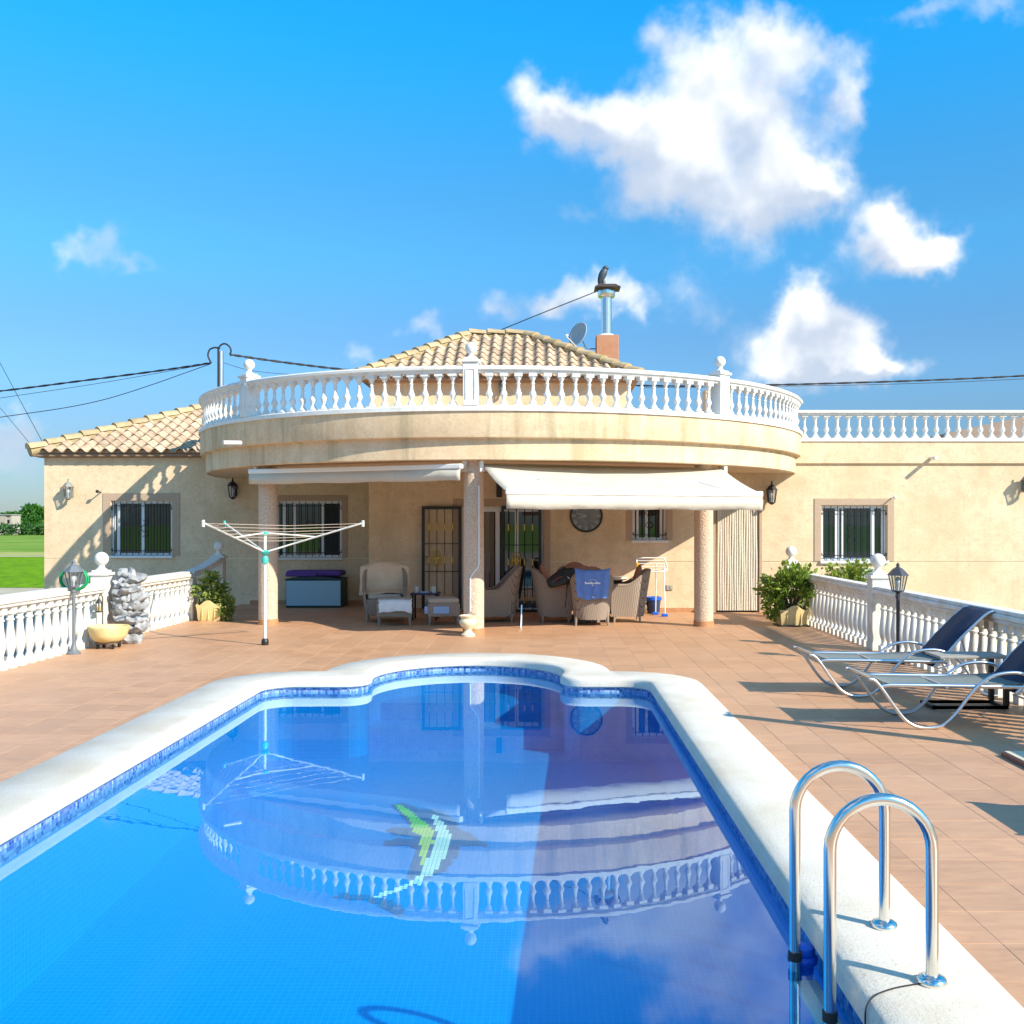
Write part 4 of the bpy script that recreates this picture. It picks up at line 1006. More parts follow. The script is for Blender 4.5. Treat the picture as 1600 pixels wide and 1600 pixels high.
b = MB(); b.tube(smooth_path([(1.29, 3.50, .053), (1.20, 3.47, .053), (1.13, 3.43, .054), (1.085, 3.39, .053), (1.060, 3.37, .03), (1.054, 3.36, -.02), (1.054, 3.35, -.08), (1.058, 3.33, -.3)], 5), .003, 6); tag(b.build('cord', BLK), 'thin dark cord hanging over the coping into the water', 'cord')
# ------------------------------------------------------------------ sun loungers
def lounger(loc, label):
    t = thing('sun_lounger', loc, label, 'sun lounger', 'sun loungers beside the pool')
    side = [(.0, .40), (.05, .385), (.12, .30), (.21, .17), (.30, .065), (.40, .018), (.52, .018), (.60, .045), (.69, .13), (.78, .25), (.86, .34), (.96, .415), (1.07, .445), (1.20, .445), (1.33, .40), (1.43, .31), (1.52, .18), (1.60, .06), (1.68, .018), (1.76, .018)]
    Wd = .62
    for y in (0, Wd):
        b = MB(); b.tube(smooth_path([(x, y, z) for x, z in side], 4), .014, 10); b.build('curved_leg', ALU, t, smooth=60)
        b = MB(); b.tube(smooth_path([(.10, y + (.03 if y == 0 else -.03), .325), (.14, y + (.03 if y == 0 else -.03), .345), (.4, y + (.03 if y == 0 else -.03), .345), (1.28, y + (.03 if y == 0 else -.03), .33)], 4), .017, 10); b.build('side_rail', ALU, t, smooth=60)
    for x, z in ((.03, .40), (.62, .335), (1.28, .32)): b = MB(); b.tube([(x, .0, z), (x, Wd, z)], .012, 8); b.build('cross_tube', ALU, t, smooth=60)
    b = MB(); n = 14; vs = []
    for i in range(n + 1):
        x = .03 + 1.22 * i / n; z = .355 - .018 * math.sin(math.pi * i / n) + (.055 * max(0, 1 - i / 2.0) ** 1.3)
        for y, dz in ((.02, 0), (.2, -.01), (.31, -.014), (.42, -.01), (.60, 0)): vs.append((x, y, z + dz))
    b.add(vs, [(i * 5 + j, i * 5 + j + 1, (i + 1) * 5 + j + 1, (i + 1) * 5 + j) for i in range(n) for j in range(4)])
    o = b.build('seat_sling', SEATF, t, smooth=60); s = o.modifiers.new('thick', 'SOLIDIFY'); s.thickness = .008
    ang = R(46); ca_, sa_ = math.cos(ang), math.sin(ang); hx, hz = 1.20, .31
    prof = [(-.04, .0), (.1, .006), (.3, -.004), (.55, .0), (.68, .014), (.735, .045), (.755, .085)]
    pts = [(hx + ca_ * u + sa_ * w, hz + sa_ * u - ca_ * w) for u, w in prof]
    b = MB(); vs = [(x, y, z) for x, z in pts for y in (.03, .31, .59)]
    b.add(vs, [(i * 3 + j, i * 3 + j + 1, (i + 1) * 3 + j + 1, (i + 1) * 3 + j) for i in range(len(pts) - 1) for j in range(2)])
    o = b.build('back_sling', NAVY, t, smooth=60); s = o.modifiers.new('thick', 'SOLIDIFY'); s.thickness = .01
    for y in (.025, .595):
        b = MB(); b.tube(smooth_path([(x, y, z) for x, z in pts], 3), .013, 8); b.build('back_rail', ALU, t, smooth=60)
    b = MB()
    for y in (.10, .52): b.tube([(hx + ca_ * .38, y, hz + sa_ * .38 - .015), (hx + ca_ * .38 + .08, y, .24), (hx + .18, y, .19)], .008, 6)
    b.tube([(hx + .18, .10, .19), (hx + .18, .52, .19)], .008, 6); b.build('back_stay', ALU, t)
    return t
l1 = lounger((2.49, 9.6, 0), 'sling sun lounger next to the black lamp post, navy back raised')
l2 = lounger((2.57, 8.10, 0), 'sling sun lounger nearest the pool ladder, beside the black framed side table')
l3 = lounger((2.98, 5.0, 0), 'sling sun lounger whose rounded foot throws shade by the ladder')
t = thing('side_table', (3.9, 8.95, 0), 'black framed side table with pale top between the sun loungers', 'side table')
for y in (-.02, .42):
    pass
b = MB(); a = [(-.50, -.05), (.12, -.05), (.12, .40), (-.50, .40)]
loop = [(-.48, 0, .022), (.14, 0, .022), (.14, .30, .022), (-.48, .30, .022)]
for i in range(4):
    p, q_ = Vector(loop[i]), Vector(loop[(i + 1) % 4]); d = q_ - p
    b.box((p + q_) / 2, (abs(d.x) + (.045 if d.x else -.001), abs(d.y) + (-.046 if d.y else 0), .03) if d.x else (.045, abs(d.y) - .046, .03))
b.build('base_frame', IRON, t, bevel=.004)
for y in (0, .30):
    b = MB(); b.box((.14, y, .245), (.045, .04, .415)); b.build('leg', IRON, t, bevel=.004)
b = MB(); b.box((-.14, .15, .462), (.62, .36, .022)); b.build('table_top', nmat('stone_top', (.30, .27, .22), (.36, .33, .28), 30, .6), t, bevel=.005)
# shower: tray at the frame's edge, column beyond it whose long shade crosses the tiles
t = thing('shower_tray', (3.75, 6.7, 0), 'low cream slab with red brown edge lying on the tiles', 'slab')
b = MB(); b.bb(-.55, .60, -.55, .47, .0, .032); b.build('slab', nmat('red_brown_edge', (.20, .08, .05), rough=.6), t, bevel=.003)
b = MB(); b.bb(-.535, .585, -.535, .455, .0325, .040); b.build('top', nmat('cream_slab', (.68, .58, .42), (.6, .5, .36), 6, .7, .2, 60), t, bevel=.003)
t = thing('outdoor_shower', (4.02, 6.98, .04), 'tall slim outdoor shower column throwing a long shadow across the terrace tiles', 'shower')
b = MB(); b.box((0, 0, .95), (.11, .11, 1.9)); b.build('column', LAMPG, t, bevel=.015)
b = MB(); b.tube([(0, 0, 1.85), (-.05, -.1, 1.93), (-.1, -.22, 1.92)], .014, 8); b.lathe([(.07, 1.885), (.07, 1.9), (.02, 1.92)], 16, (-.1, -.22, 0)); b.build('shower_head', CHROME, t)
# ------------------------------------------------------------------ garden lamps
def lamp_post(loc, label, m):
    t = thing('lamp_post', loc, label, 'lamp', 'lamp posts along the balustrades')
    b = MB(); b.lathe([(.085, 0), (.085, .015), (.05, .04), (.032, .09), (.026, .13)], 16); b.build('foot', m, t, smooth=40)
    b = MB(); b.lathe([(.021, .12), (.021, .77), (.030, .775), (.030, .80), (.018, .805), (.03, .835)], 14); b.build('pole', m, t, smooth=40)
    b = MB(); b.lathe([(.03, .83), (.065, .84), (.068, .852)], 6); b.lathe([(.13, 1.03), (.118, 1.042), (.06, 1.105), (.026, 1.125), (.018, 1.14), (.022, 1.155), (.004, 1.18)], 6)
    for k in range(6):
        a = 2 * math.pi * (k + .5) / 6; b.tube([(.066 * math.cos(a), .066 * math.sin(a), .85), (.106 * math.cos(a), .106 * math.sin(a), 1.035)], .007, 5)
    b.build('cage', m, t)
    b = MB(); b.lathe([(.061, .852), (.100, 1.03)], 6); b.build('glass', CLEAR, t)
    b = MB(); b.lathe([(.014, .85), (.016, .90), (.036, .93), (.038, .97), (.015, 1.01), (.004, 1.015)], 10); b.build('bulb', PLASTIC_W, t, smooth=60)
    return t
lamp_post((-5.90, 12.85, 0), 'grey lamp post with green hose hung round its lantern', LAMPG)
lamp_post((4.13, 11.95, 0), 'slim black lamp post behind the raised lounger back', nmat('charcoal_lamp', (.05, .05, .06), rough=.45))
b = MB()
for k, (rx, dy) in enumerate(((.135, .0), (.127, .022), (.14, .04))):
    b.tube([(-5.965 + rx * 1.25 * math.cos(a), 12.97 + dy, .93 + rx * 1.02 * math.sin(a)) for a in [2 * math.pi * i / 30 for i in range(30)]], .012, 8, closed=True)
tag(b.build('garden_hose', nmat('green_hose', (.0, .30, .10), rough=.4), None, smooth=60), 'green garden hose coiled on the balustrade behind the grey lamp', 'hose')
# ------------------------------------------------------------------ plants
def leaves(b, c, rad, n, size, rng, shell=.45, droop=0, clumps=0):
    cl = [Vector((rng.gauss(0, 1), rng.gauss(0, 1), rng.gauss(0, 1))).normalized() for _ in range(clumps)] if clumps else None
    c = Vector(c)
    for _ in range(n):
        while True:
            d = Vector((rng.uniform(-1, 1), rng.uniform(-1, 1), rng.uniform(-1, 1)))
            if .02 < d.length < 1: break
        d.normalize(); q = shell + (1 - shell) * rng.random() ** .7
        if cl:
            e = rng.choice(cl); d = (e + d * .42); q *= .85
        p = c + Vector((d.x * rad[0], d.y * rad[1], d.z * rad[2])) * q
        dr = (d + Vector((rng.gauss(0, .5), rng.gauss(0, .5), rng.gauss(.25, .5)))).normalized()
        sd = dr.cross(Vector((rng.gauss(0, 1), rng.gauss(0, 1), rng.gauss(0, 1)))).normalized(); nn = sd.cross(dr)
        L_ = size * rng.uniform(.7, 1.3); w = L_ * .34
        b.add([p, p + dr * L_ * .45 + sd * w + nn * w * .3, p + dr * L_, p + dr * L_ * .45 - sd * w + nn * w * .3], [(0, 1, 2), (0, 2, 3)])
def bush(parent, c, rad, n, size, m, seed, z0, stems=9, cl=0):
    rng = random.Random(seed); b = MB(); leaves(b, c, rad, n, size, rng, .35, clumps=cl); b.build('foliage', m, parent)
    s = MB()
    for k in range(stems):
        a = 2 * math.pi * k / stems; e = Vector((c[0] + rad[0] * .65 * math.cos(a), c[1] + rad[1] * .65 * math.sin(a), c[2] + rad[2] * rng.uniform(-.1, .6)))
        s.tube(smooth_path([(c[0] + .03 * math.cos(a), c[1] + .03 * math.sin(a), z0), ((c[0] + e.x) / 2 + rng.uniform(-.04, .04), (c[1] + e.y) / 2, (z0 + e.z) / 2 + .03), e], 4), [.016 - .001 * i for i in range(9)], 6)
    s.build('stem', BARK, parent)
def scalloped_pot(parent, w, h, m):
    b = MB(); n = 32; prof = [(.40, 0), (.43, .03), (.47, h * .55), (.5, h * .78)]; vs = []; k = 0
    def sq(a, r):       # softened square plan
        c_, s_ = math.cos(a), math.sin(a); q = 1 / max(abs(c_), abs(s_)); q = 1 + (q - 1) * .72; return c_ * r * q, s_ * r * q
    rows = []
    for r, z in prof: rows.append([(*sq(2 * math.pi * i / n, r * w), z) for i in range(n)])
    rows.append([(*sq(2 * math.pi * i / n, .5 * w), h * (.86 + .14 * math.cos(2 * math.pi * i / n * 4))) for i in range(n)])
    rows.append([(*sq(2 * math.pi * i / n, .45 * w), h * (.86 + .14 * math.cos(2 * math.pi * i / n * 4))) for i in range(n)])
    rows.append([(*sq(2 * math.pi * i / n, .44 * w), h * .7) for i in range(n)])
    b.add([p for r in rows for p in r], [(j * n + i, j * n + (i + 1) % n, (j + 1) * n + (i + 1) % n, (j + 1) * n + i) for j in range(len(rows) - 1) for i in range(n)] + [tuple(reversed(range(n)))])
    b.build('pot', m, parent, smooth=35)
    for a in range(4):
        for k in (-.22, 0, .22):
            g = MB(); q = Matrix.Rotation(a * math.pi / 2, 3, 'Z'); g.box(q @ Vector((k * w, -.455 * w, h * .4)), (.012, .02, h * .6), a * math.pi / 2); g.build('flute', m, parent)
    b = MB(); b.lathe([(.44 * w, h * .68), (.3 * w, h * .74), (.02, h * .76)], 20); b.build('soil', SOIL, parent)
t = thing('planter', (-5.62, 17.35, 0), 'yellow scalloped planter with trailing green plant beside the balustrade end', 'planter', 'yellow planters with shrubs'); scalloped_pot(t, .46, .36, YPOT)
bush(t, (0, 0, .55), (.26, .24, .27), 650, .075, LEAF2, 3, .25, cl=22)
rng = random.Random(9); b = MB(); leaves(b, (.27, -.12, .22), (.13, .13, .26), 420, .06, rng, .2); leaves(b, (.18, -.1, .36), (.12, .1, .10), 120, .06, rng, .2); b.build('trailing_foliage', LEAF2, t)
t = thing('planter', (3.98, 16.5, 0), 'yellow scalloped planter with wide leafy bush in front of the shaded balustrade', 'planter', 'yellow planters with shrubs', ); scalloped_pot(t, .50, .34, YPOT)
bush(t, (.0, 0, .62), (.47, .42, .32), 1500, .095, LEAF, 5, .24, stems=14, cl=34)
rng = random.Random(11); b = MB(); leaves(b, (-.30, -.1, .32), (.16, .16, .22), 380, .07, rng, .2); b.build('trailing_foliage', LEAF, t)
b = MB(); b.bb(-.24, .24, -.24, .24, .0, .02); b.build('saucer', IRON, t)
# plants and cabinet beyond the right balustrade
t = thing('garden_shrub', (5.35, 18.0, GZ - .05), 'light green shrub growing behind the balustrade under the barred window', 'shrub')
bush(t, (0, 0, 1.72), (.42, .3, .36), 700, .08, LEAF, 8, .0, cl=16)
t = thing('outdoor_cabinet', (5.72, 18.5, GZ - .05), 'pale green cabinet with round fan cover against the stucco wall', 'cabinet'); CAB = nmat('pale_green_metal', (.42, .50, .40), rough=.6)
b = MB(); b.bb(-.30, .30, -.25, .48, 0, 1.87); b.build('cabinet_body', CAB, t, bevel=.02); b = MB(); b.tube([(.05 + .15 * math.cos(a), -.26, 1.6 + .15 * math.sin(a)) for a in [2 * math.pi * i / 24 for i in range(24)]], .014, 6, closed=True); b.ball((.05, -.25, 1.6), .13, 16, 8, (1, .15, 1)); b.build('fan_cover', WHITE, t, smooth=60)
# ------------------------------------------------------------------ fountain bowl and rock cascade
t = thing('stone_bowl', (-5.72, 13.45, 0), 'yellow carved stone bowl on a wheeled stand under the balustrade', 'bowl')
rng = random.Random(4); b = MB(); b.lathe([(.13, .085), (.19, .11), (.235, .18), (.25, .25), (.262, .285), (.25, .295), (.225, .285), (.20, .20), (.1, .16)], 28, wob=.02, rnd=rng); b.build('bowl', YPOT, t, smooth=60)
b = MB(); b.box((0, 0, .075), (.26, .26, .025)); b.build('stand', nmat('worn_wood', (.16, .12, .09), rough=.8), t)
for sx in (-1, 1):
    for sy in (-1, 1):
        b = MB(); b.tube([(sx * .1 - .012, sy * .1, .03), (sx * .1 + .012, sy * .1, .03)], .03, 12); b.build('caster', IRON, t)
t = thing('rock_cascade', (-5.63, 14.0, 0), 'silver grey sculpted rock cascade standing against the balustrade post', 'fountain')
from mathutils import noise as mnoise
rng = random.Random(21); levels = [(.0, .15, .20), (.17, .17, .13), (.27, .22, .13), (.38, .19, .13), (.48, .22, .11), (.57, .19, .12), (.67, .21, .10), (.75, .17, .11), (.84, .18, .09), (.90, .13, .09)]
for k, (z, r, hh) in enumerate(levels):
    b = MB(); seg = 40; rows = []; ox = .05 * math.sin(k * 1.7) - .008 * k; tl = rng.uniform(-.16, .16)
    pr_ = ((.60, -.1), (.86, .02), (1.02, .16), (1.06, .34), (.98, .5), (.9, .62), (.7, .8), (.4, .95), (.1, 1.0))
    for j, (q, zz) in enumerate(pr_):
        row = []
        for i in range(seg):
            a = 2 * math.pi * i / seg; n1 = mnoise.fractal(Vector((math.cos(a) * 1.6, math.sin(a) * 1.6, k * 3.1 + zz * .8)), 1.0, 2.0, 4)
            n2 = mnoise.noise(Vector((math.cos(a) * 5, math.sin(a) * 5, k * 7.7 + zz * 2)))
            rr_ = r * q * (1 + .42 * n1 + .10 * n2)
            row.append((ox + rr_ * math.cos(a), rr_ * .85 * math.sin(a), z + hh * zz * 1.1 + tl * rr_ * math.cos(a) + (.06 * n1 + .025 * n2 if 0 < j else 0)))
        rows.append(row)
    nr_ = len(rows)
    b.add([p for r_ in rows for p in r_], [(j * seg + i, j * seg + (i + 1) % seg, (j + 1) * seg + (i + 1) % seg, (j + 1) * seg + i) for j in range(nr_ - 1) for i in range(seg)] + [tuple(reversed(range(seg))), tuple((nr_ - 1) * seg + i for i in range(seg))])
    b.build('rock_ledge', ROCK, t, smooth=40)
t = thing('hanging_lantern', W(158, 945, 13.65), 'small black wire lantern on a thin stake by the stone bowl', 'lantern'); zb = -W(158, 945, 13.65).z
b = MB(); b.tube([(.02, 0, zb + .02), (.02, 0, .1), (.0, 0, .135), (-.03, 0, .12)], .007, 6); b.build('stake', IRON, t)
b = MB(); b.lathe([(.035, -.10), (.04, -.09), (.03, -.085)], 8, (-.03, -.0, 0)); b.lathe([(.045, .02), (.03, .05), (.006, .09), (.004, .125)], 8, (-.03, 0, 0))
for k in range(6):
    a = 2 * math.pi * k / 6; b.tube([(-.03 + .034 * math.cos(a), .034 * math.sin(a), -.09), (-.03 + .038 * math.cos(a), .038 * math.sin(a), .025)], .004, 5)
b.build('cage', IRON, t); b = MB(); b.lathe([(.018, -.085), (.018, -.03), (.004, -.02)], 10, (-.03, 0, 0)); b.build('candle', nmat('amber_wax', (.55, .36, .05), rough=.5), t)
# urn at the middle column
cx, cy = BC.x + 5.38 * math.sin(PHP[1]), BC.y - 5.38 * math.cos(PHP[1])
t = thing('urn', (cx - .06, cy - .32, 0), 'small cream pedestal urn at the foot of the middle porch column', 'urn')
b = MB(); b.lathe([(.10, 0), (.10, .03), (.07, .05), (.045, .085), (.055, .11), (.11, .15), (.13, .20), (.125, .235), (.10, .26), (.125, .285), (.13, .30), (.115, .305), (.095, .26)], 24); b.build('vase', nmat('cream_urn', (.70, .60, .38), (.76, .68, .48), 10, .6, .2, 40), t, smooth=45)
b = MB(); b.lathe([(.098, .262), (.02, .272)], 16); b.build('soil', SOIL, t)
# ------------------------------------------------------------------ rotary dryer
DX, DY = -3.76, 13.8
t = thing('rotary_clothes_dryer', (DX, DY, 0), 'white rotary clothes dryer with green fittings and open string arms', 'clothes dryer'); PW = nmat('dryer_white', (.62, .63, .58), rough=.35); TEAL = nmat('teal_plastic', (.05, .42, .34), rough=.45)
b = MB(); b.tube([(0, 0, .0), (0, 0, 1.20)], .023, 14); b.build('pole', PW, t, smooth=50)
b = MB(); b.tube([(0, 0, 1.18), (0, 0, 1.53)], .021, 12); b.build('upper_pole', PW, t, smooth=50)
b = MB(); b.lathe([(.045, 0), (.05, .03), (.045, .07), (.03, .09)], 14); b.build('foot', IRON, t, smooth=40)
b = MB(); b.lathe([(.045, 1.10), (.05, 1.16), (.035, 1.2)], 12); b.lathe([(.04, 1.215), (.055, 1.23), (.055, 1.265), (.035, 1.28)], 12); b.lathe([(.03, 1.48), (.045, 1.49), (.045, 1.525), (.03, 1.535)], 12); b.build('hub', TEAL, t, smooth=40)
LA = 1.30; zh, ze = 1.25, 1.645; angs = [R(11), R(131), R(251)]
def armp(a, s): return Vector((LA * s * math.cos(a), LA * s * math.sin(a), zh + (ze - zh) * s))
for a in angs:
    b = MB(); b.tube([armp(a, .02), armp(a, 1)], .012, 10); ar = b.build('arm', PW, t, smooth=50)
    b = MB(); b.tube([(.03 * math.cos(a), .03 * math.sin(a), 1.51), armp(a, .52)], .010, 8); b.build('strut', PW, ar)
    b = MB(); e = armp(a, 1.0); b.tube([e + Vector((0, 0, -.05)), e + Vector((0, 0, .035))], .02, 8); b.build('end_cap', TEAL if a > R(90) and a < R(180) else PW, ar)
b = MB()
for k in range(6):
    s = .42 + .56 * k / 5
    for i in range(3):
        p, q_ = armp(angs[i], s), armp(angs[(i + 1) % 3], s); b.tube([p, (p + q_) / 2 + Vector((0, 0, -.03 * s)), q_], .0022, 5)
b.build('line', nmat('line_cord', (.62, .47, .36), rough=.7), t)
# ------------------------------------------------------------------ storage box
t = thing('storage_box', (-4.5, 20.3, 0), 'pale blue storage box with dark green sides under the porch window', 'box')
b = MB(); b.bb(-.55, .55, -.30, .30, .0, .55); b.build('body', nmat('dark_green_plastic', (.01, .05, .05), rough=.5), t, bevel=.02)
b = MB(); b.bb(-.53, .53, -.325, -.30, .04, .53); b.build('front_panel', nmat('pale_blue_plastic', (.30, .52, .64), rough=.5), t, bevel=.01)
b = MB(); n = 12; prof = [(-.57 + 1.14 * i / n, .56 + .05 * math.sin(math.pi * i / n)) for i in range(n + 1)]
b.add([(x, -.33, z) for x, z in prof] + [(x, .32, z) for x, z in prof] + [(x, -.33, .55) for x, z in prof] + [(x, .32, .55) for x, z in prof],
      [(i, i + 1, n + 2 + i, n + 1 + i) for i in range(n)] + [(2 * n + 2 + i, 2 * n + 3 + i, i + 1, i) for i in range(n)] + [(n + 1 + i, n + 2 + i, 3 * n + 4 + i, 3 * n + 3 + i) for i in range(n)])
b.build('lid', nmat('dark_green_lid', (.01, .04, .05), rough=.5), t, smooth=50)
PURP = nmat('purple_cushion', (.10, .05, .26), (.14, .07, .32), 8, .9, .2, 80)
def pad(name, c, s, m, parent=None, label=None, cat=None, rz=0, tilt=None, g=None):
    b = MB(); b.box((0, 0, 0), s); o = b.build(name, m, parent); o.location = c; o.rotation_euler = tilt or (0, 0, rz)
    bv = o.modifiers.new('bevel', 'BEVEL'); bv.width = min(s) * .45; bv.segments = 4
    sub = o.modifiers.new('sub', 'SUBSURF'); sub.levels = 1; sub.render_levels = 1; o.data.shade_smooth()
    if label: tag(o, label, cat, g)
    return o
pad('cushion', (-4.52, 20.32, .665), (1.10, .52, .12), PURP, None, 'long purple cushion lying on the storage box', 'cushion')
pad('cushion', (-4.75, 20.08, .64), (.62, .16, .07), PURP, None, 'folded purple cushion edge at the front of the storage box lid', 'cushion')
# ------------------------------------------------------------------ wicker furniture
def tub_shell(b, w, dpt, z0, arm, back, th=.045, flare=.07, seg=28):
    """horseshoe wicker shell, opening towards -y; back at +y"""
    path = []; hw, hd = w / 2, dpt / 2; r = hw * .8
    pts = [(-hw, -hd), (-hw, hd - r)] + [(-hw + r - r * math.cos(a), hd - r + r * math.sin(a)) for a in [math.pi / 2 * i / 6 for i in range(1, 7)]]
    pts += [(-x, y) for x, y in reversed(pts)]
    # resample
    P = [Vector((x, y, 0)) for x, y in pts]; ls = [0]
    for i in range(1, len(P)): ls.append(ls[-1] + (P[i] - P[i - 1]).length)
    out = []
    for k in range(seg + 1):
        s = ls[-1] * k / seg; i = max(j for j in range(len(ls)) if ls[j] <= s + 1e-9); i = min(i, len(P) - 2)
        out.append(P[i].lerp(P[i + 1], (s - ls[i]) / (ls[i + 1] - ls[i])))
    rim = []; rows = [[], [], [], []]
    for k, p in enumerate(out):
        t = abs(k / seg - .5) * 2; f = 1 - max(0, min(1, (t - .18) / .5)); f = f * f * (3 - 2 * f); zt = arm + (back - arm) * f
        nrm = Vector((p.x / hw, max(0, p.y) / hd * 1.0, 0)); nrm = nrm.normalized() if nrm.length > .01 else Vector((0, 1, 0))
        fl = nrm * flare * (zt - z0) / back * (1 + .6 * f)
        rows[0].append(p + Vector((0, 0, z0)) - nrm * .02); rows[1].append(p + fl + Vector((0, 0, zt))); rows[2].append(p + fl - nrm * th + Vector((0, 0, zt))); rows[3].append(p - nrm * (th + .02) + Vector((0, 0, z0)))
        rim.append(p + fl - nrm * th / 2 + Vector((0, 0, zt)))
    m = seg + 1
    b.add([p for r_ in rows for p in r_], [(j * m + i, j * m + i + 1, ((j + 1) % 4) * m + i + 1, ((j + 1) % 4) * m + i) for j in range(4) for i in range(seg)] + [(0, m, 2 * m, 3 * m), (seg, 3 * m + seg, 2 * m + seg, m + seg)])
    return rim
def wicker_chair(loc, rz, label, w=.60, dpt=.58, arm=.62, back=.86, cushion=CUSHION, g='wicker dining chairs', name='dining_chair'):
    t = thing(name, loc, label, 'chair', g, rz)
    b = MB(); rim = tub_shell(b, w, dpt, .10, arm, back); b.build('shell', WICKER, t, smooth=50)
    b = MB(); b.tube(rim, .028, 10); b.build('rim', WICKER, t, smooth=60)
    b = MB(); b.bb(-w / 2 + .03, w / 2 - .03, -dpt / 2 + .01, dpt / 2 - .10, .12, .38); b.build('seat_base', WICKER, t, bevel=.015)
    for sx in (-1, 1):
        for sy in (-1, 1):
            b = MB(); b.tube([(sx * (w / 2 - .04), sy * (dpt / 2 - .05) - (.05 if sy > 0 else 0), 0), (sx * (w / 2 - .05), sy * (dpt / 2 - .06) - (.05 if sy > 0 else 0), .14)], [.016, .024], 8); b.build('leg', WICKER, t)
    pad('seat_cushion', (0, -.03, .42), (w - .10, dpt - .12, .09), GREYCUSH, t)
    if cushion:
        b = MB(); R_ = .25; b.ball((0, 0, 0), R_, 20, 12, (1, .26, 1.05)); o = b.build('back_cushion', cushion, t, smooth=80); o.location = (0, dpt / 2 - .13, .70); o.rotation_euler = (R(-12), 0, 0)
    return t
TC = Vector((.80, 17.35, 0))
wicker_chair((.77, 16.62, 0), math.pi, 'wicker dining chair with a blue towel over its back')
wicker_chair((.17, 17.2, 0), math.pi / 2, 'wicker dining chair in the shade with a black bag at its arm')
wicker_chair((1.40, 17.2, 0), -math.pi / 2, 'wicker dining chair in sunlight next to the small drying rack')
wicker_chair((.55, 18.15, 0), 0, 'wicker dining chair on the wall side of the table, rounded terracotta cushion')
t = thing('dining_table', TC, 'round wicker dining table with glass top among the chairs', 'table')
b = MB(); b.lathe([(.52, .66), (.54, .68), (.54, .70), (.50, .705)], 36); b.build('table_top', nmat('dark_table_top', (.05, .045, .04), rough=.25), t, smooth=40)
b = MB(); b.lathe([(.33, 0), (.34, .05), (.22, .3), (.26, .6), (.34, .66)], 24); b.build('pedestal', WICKER, t, smooth=50)
p = Vector((1.22, 17.05, .705)); b = MB(); b.lathe([(.14, 0), (.17, .02), (.17, .05), (.15, .055)], 24, p); tag(b.build('serving_tray', nmat('cream_tray', (.66, .60, .48), rough=.5), None, smooth=40), 'round cream tray standing on the dining table', 'tray')
# towel over chair back: wrapped sheet
def drape(name, base, pts, width, m, rz=0, n=18, waves=.018, freq=7.0, label=None, cat=None, sag=0, parent=None, taper=0.0):
    """sheet following profile pts (y,z) across width in x"""
    prof = smooth_path([(0, y, z) for y, z in pts], 5); b = MB(); k = len(prof); vs = []; N = n * 2
    for i in range(N + 1):
        u = i / N - .5
        for j, p in enumerate(prof):
            e = j / (k - 1); edge = abs(u) * 2
            vs.append(((u * width) * (1 - taper * max(0, e - .5) * 2) + .004 * math.sin(j), p.y - waves * math.sin(u * freq * math.pi) * (.25 + abs(e - .45) * 1.5) * (-1 if e < .5 else 1), p.z - sag * edge * edge * (1 if e > .5 else .4) + (.012 * math.sin(u * 9) if j in (0, k - 1) else 0)))
    b.add(vs, [(i * k + j, i * k + j + 1, (i + 1) * k + j + 1, (i + 1) * k + j) for i in range(N) for j in range(k - 1)])
    o = b.build(name, m, parent, smooth=80); o.location = base; o.rotation_euler = (0, 0, rz); s = o.modifiers.new('thick', 'SOLIDIFY'); s.thickness = .008
    if label: tag(o, label, cat)
    return o
tw = drape('beach_towel', (.77, 16.62, 0), [(-.20, .55), (-.23, .75), (-.275, .885), (-.33, .90), (-.40, .87), (-.41, .70), (-.40, .56), (-.385, .43)], .56, TOWELB, label='bright blue towel with white lettering draped over the wicker chair', cat='towel', sag=-.04, taper=.12)
LET = nmat('white_print', (.78, .80, .86), rough=.9)
b = MB(); y0 = -.432
rngp = random.Random(5); xx = -.115
for k in range(11):                       # the faded lettering and emblem on it
    w = .014 + .008 * rngp.random(); hh = .022 + (.014 if k in (0, 4, 8) else 0); b.box((xx, y0, .695 + hh / 2 - .011), (w, .004, hh)); xx += .0225
for s in (-1, 1): b.tube([(s * .06, y0, .735), (s * .03, y0, .75), (0, y0, .752)], .003, 4)
b.add([(-.02, y0, .672), (.02, y0, .672), (0, y0, .650)], [(0, 1, 2)]); b.box((0.01, y0 + .015, .475), (.02, .004, .02))
o = b.build('lettering', LET, tw)
# black bag on left chair
t = thing('black_bag', (.34, 16.80, .69), 'slumped black bag with red zip lying across the chair arm', 'bag'); BAGM = nmat('black_nylon', (.012, .016, .016), (.02, .03, .03), 10, .6, .5, 30)
rng = random.Random(3); b = MB(); seg, rings = 24, 12
for i in range(rings + 1):
    th = math.pi * i / rings
    for k in range(seg):
        a = 2 * math.pi * k / seg; q = 1 + .10 * math.sin(3 * a + 2 * th) + .05 * math.sin(7 * a) + .08 * math.cos(5 * th + a)
        z = -math.cos(th) * .19 * q; x = math.sin(th) * math.cos(a) * .28 * q
        b.v.append((x, math.sin(th) * math.sin(a) * .15 * q, max(z, -.06) + .05 * math.sin((x + .05) * 6)))
for i in range(rings):
    for k in range(seg): b.f.append((i * seg + k, i * seg + (k + 1) % seg, (i + 1) * seg + (k + 1) % seg, (i + 1) * seg + k)); b.mi.append(0)
b.build('bag_body', BAGM, t, smooth=80)
b = MB(); b.tube(smooth_path([(.05, -.15, -.02), (.03, -.24, -.1), (.02, -.27, -.25), (.0, -.25, -.42)], 5), .009, 6); b.build('strap', BAGM, t)
b = MB(); b.tube(smooth_path([(-.2, -.12, .0), (-.12, -.15, .06), (-.04, -.15, .09)], 4), .007, 5); b.build('zip', nmat('red_zip', (.3, .06, .05), rough=.5), t)
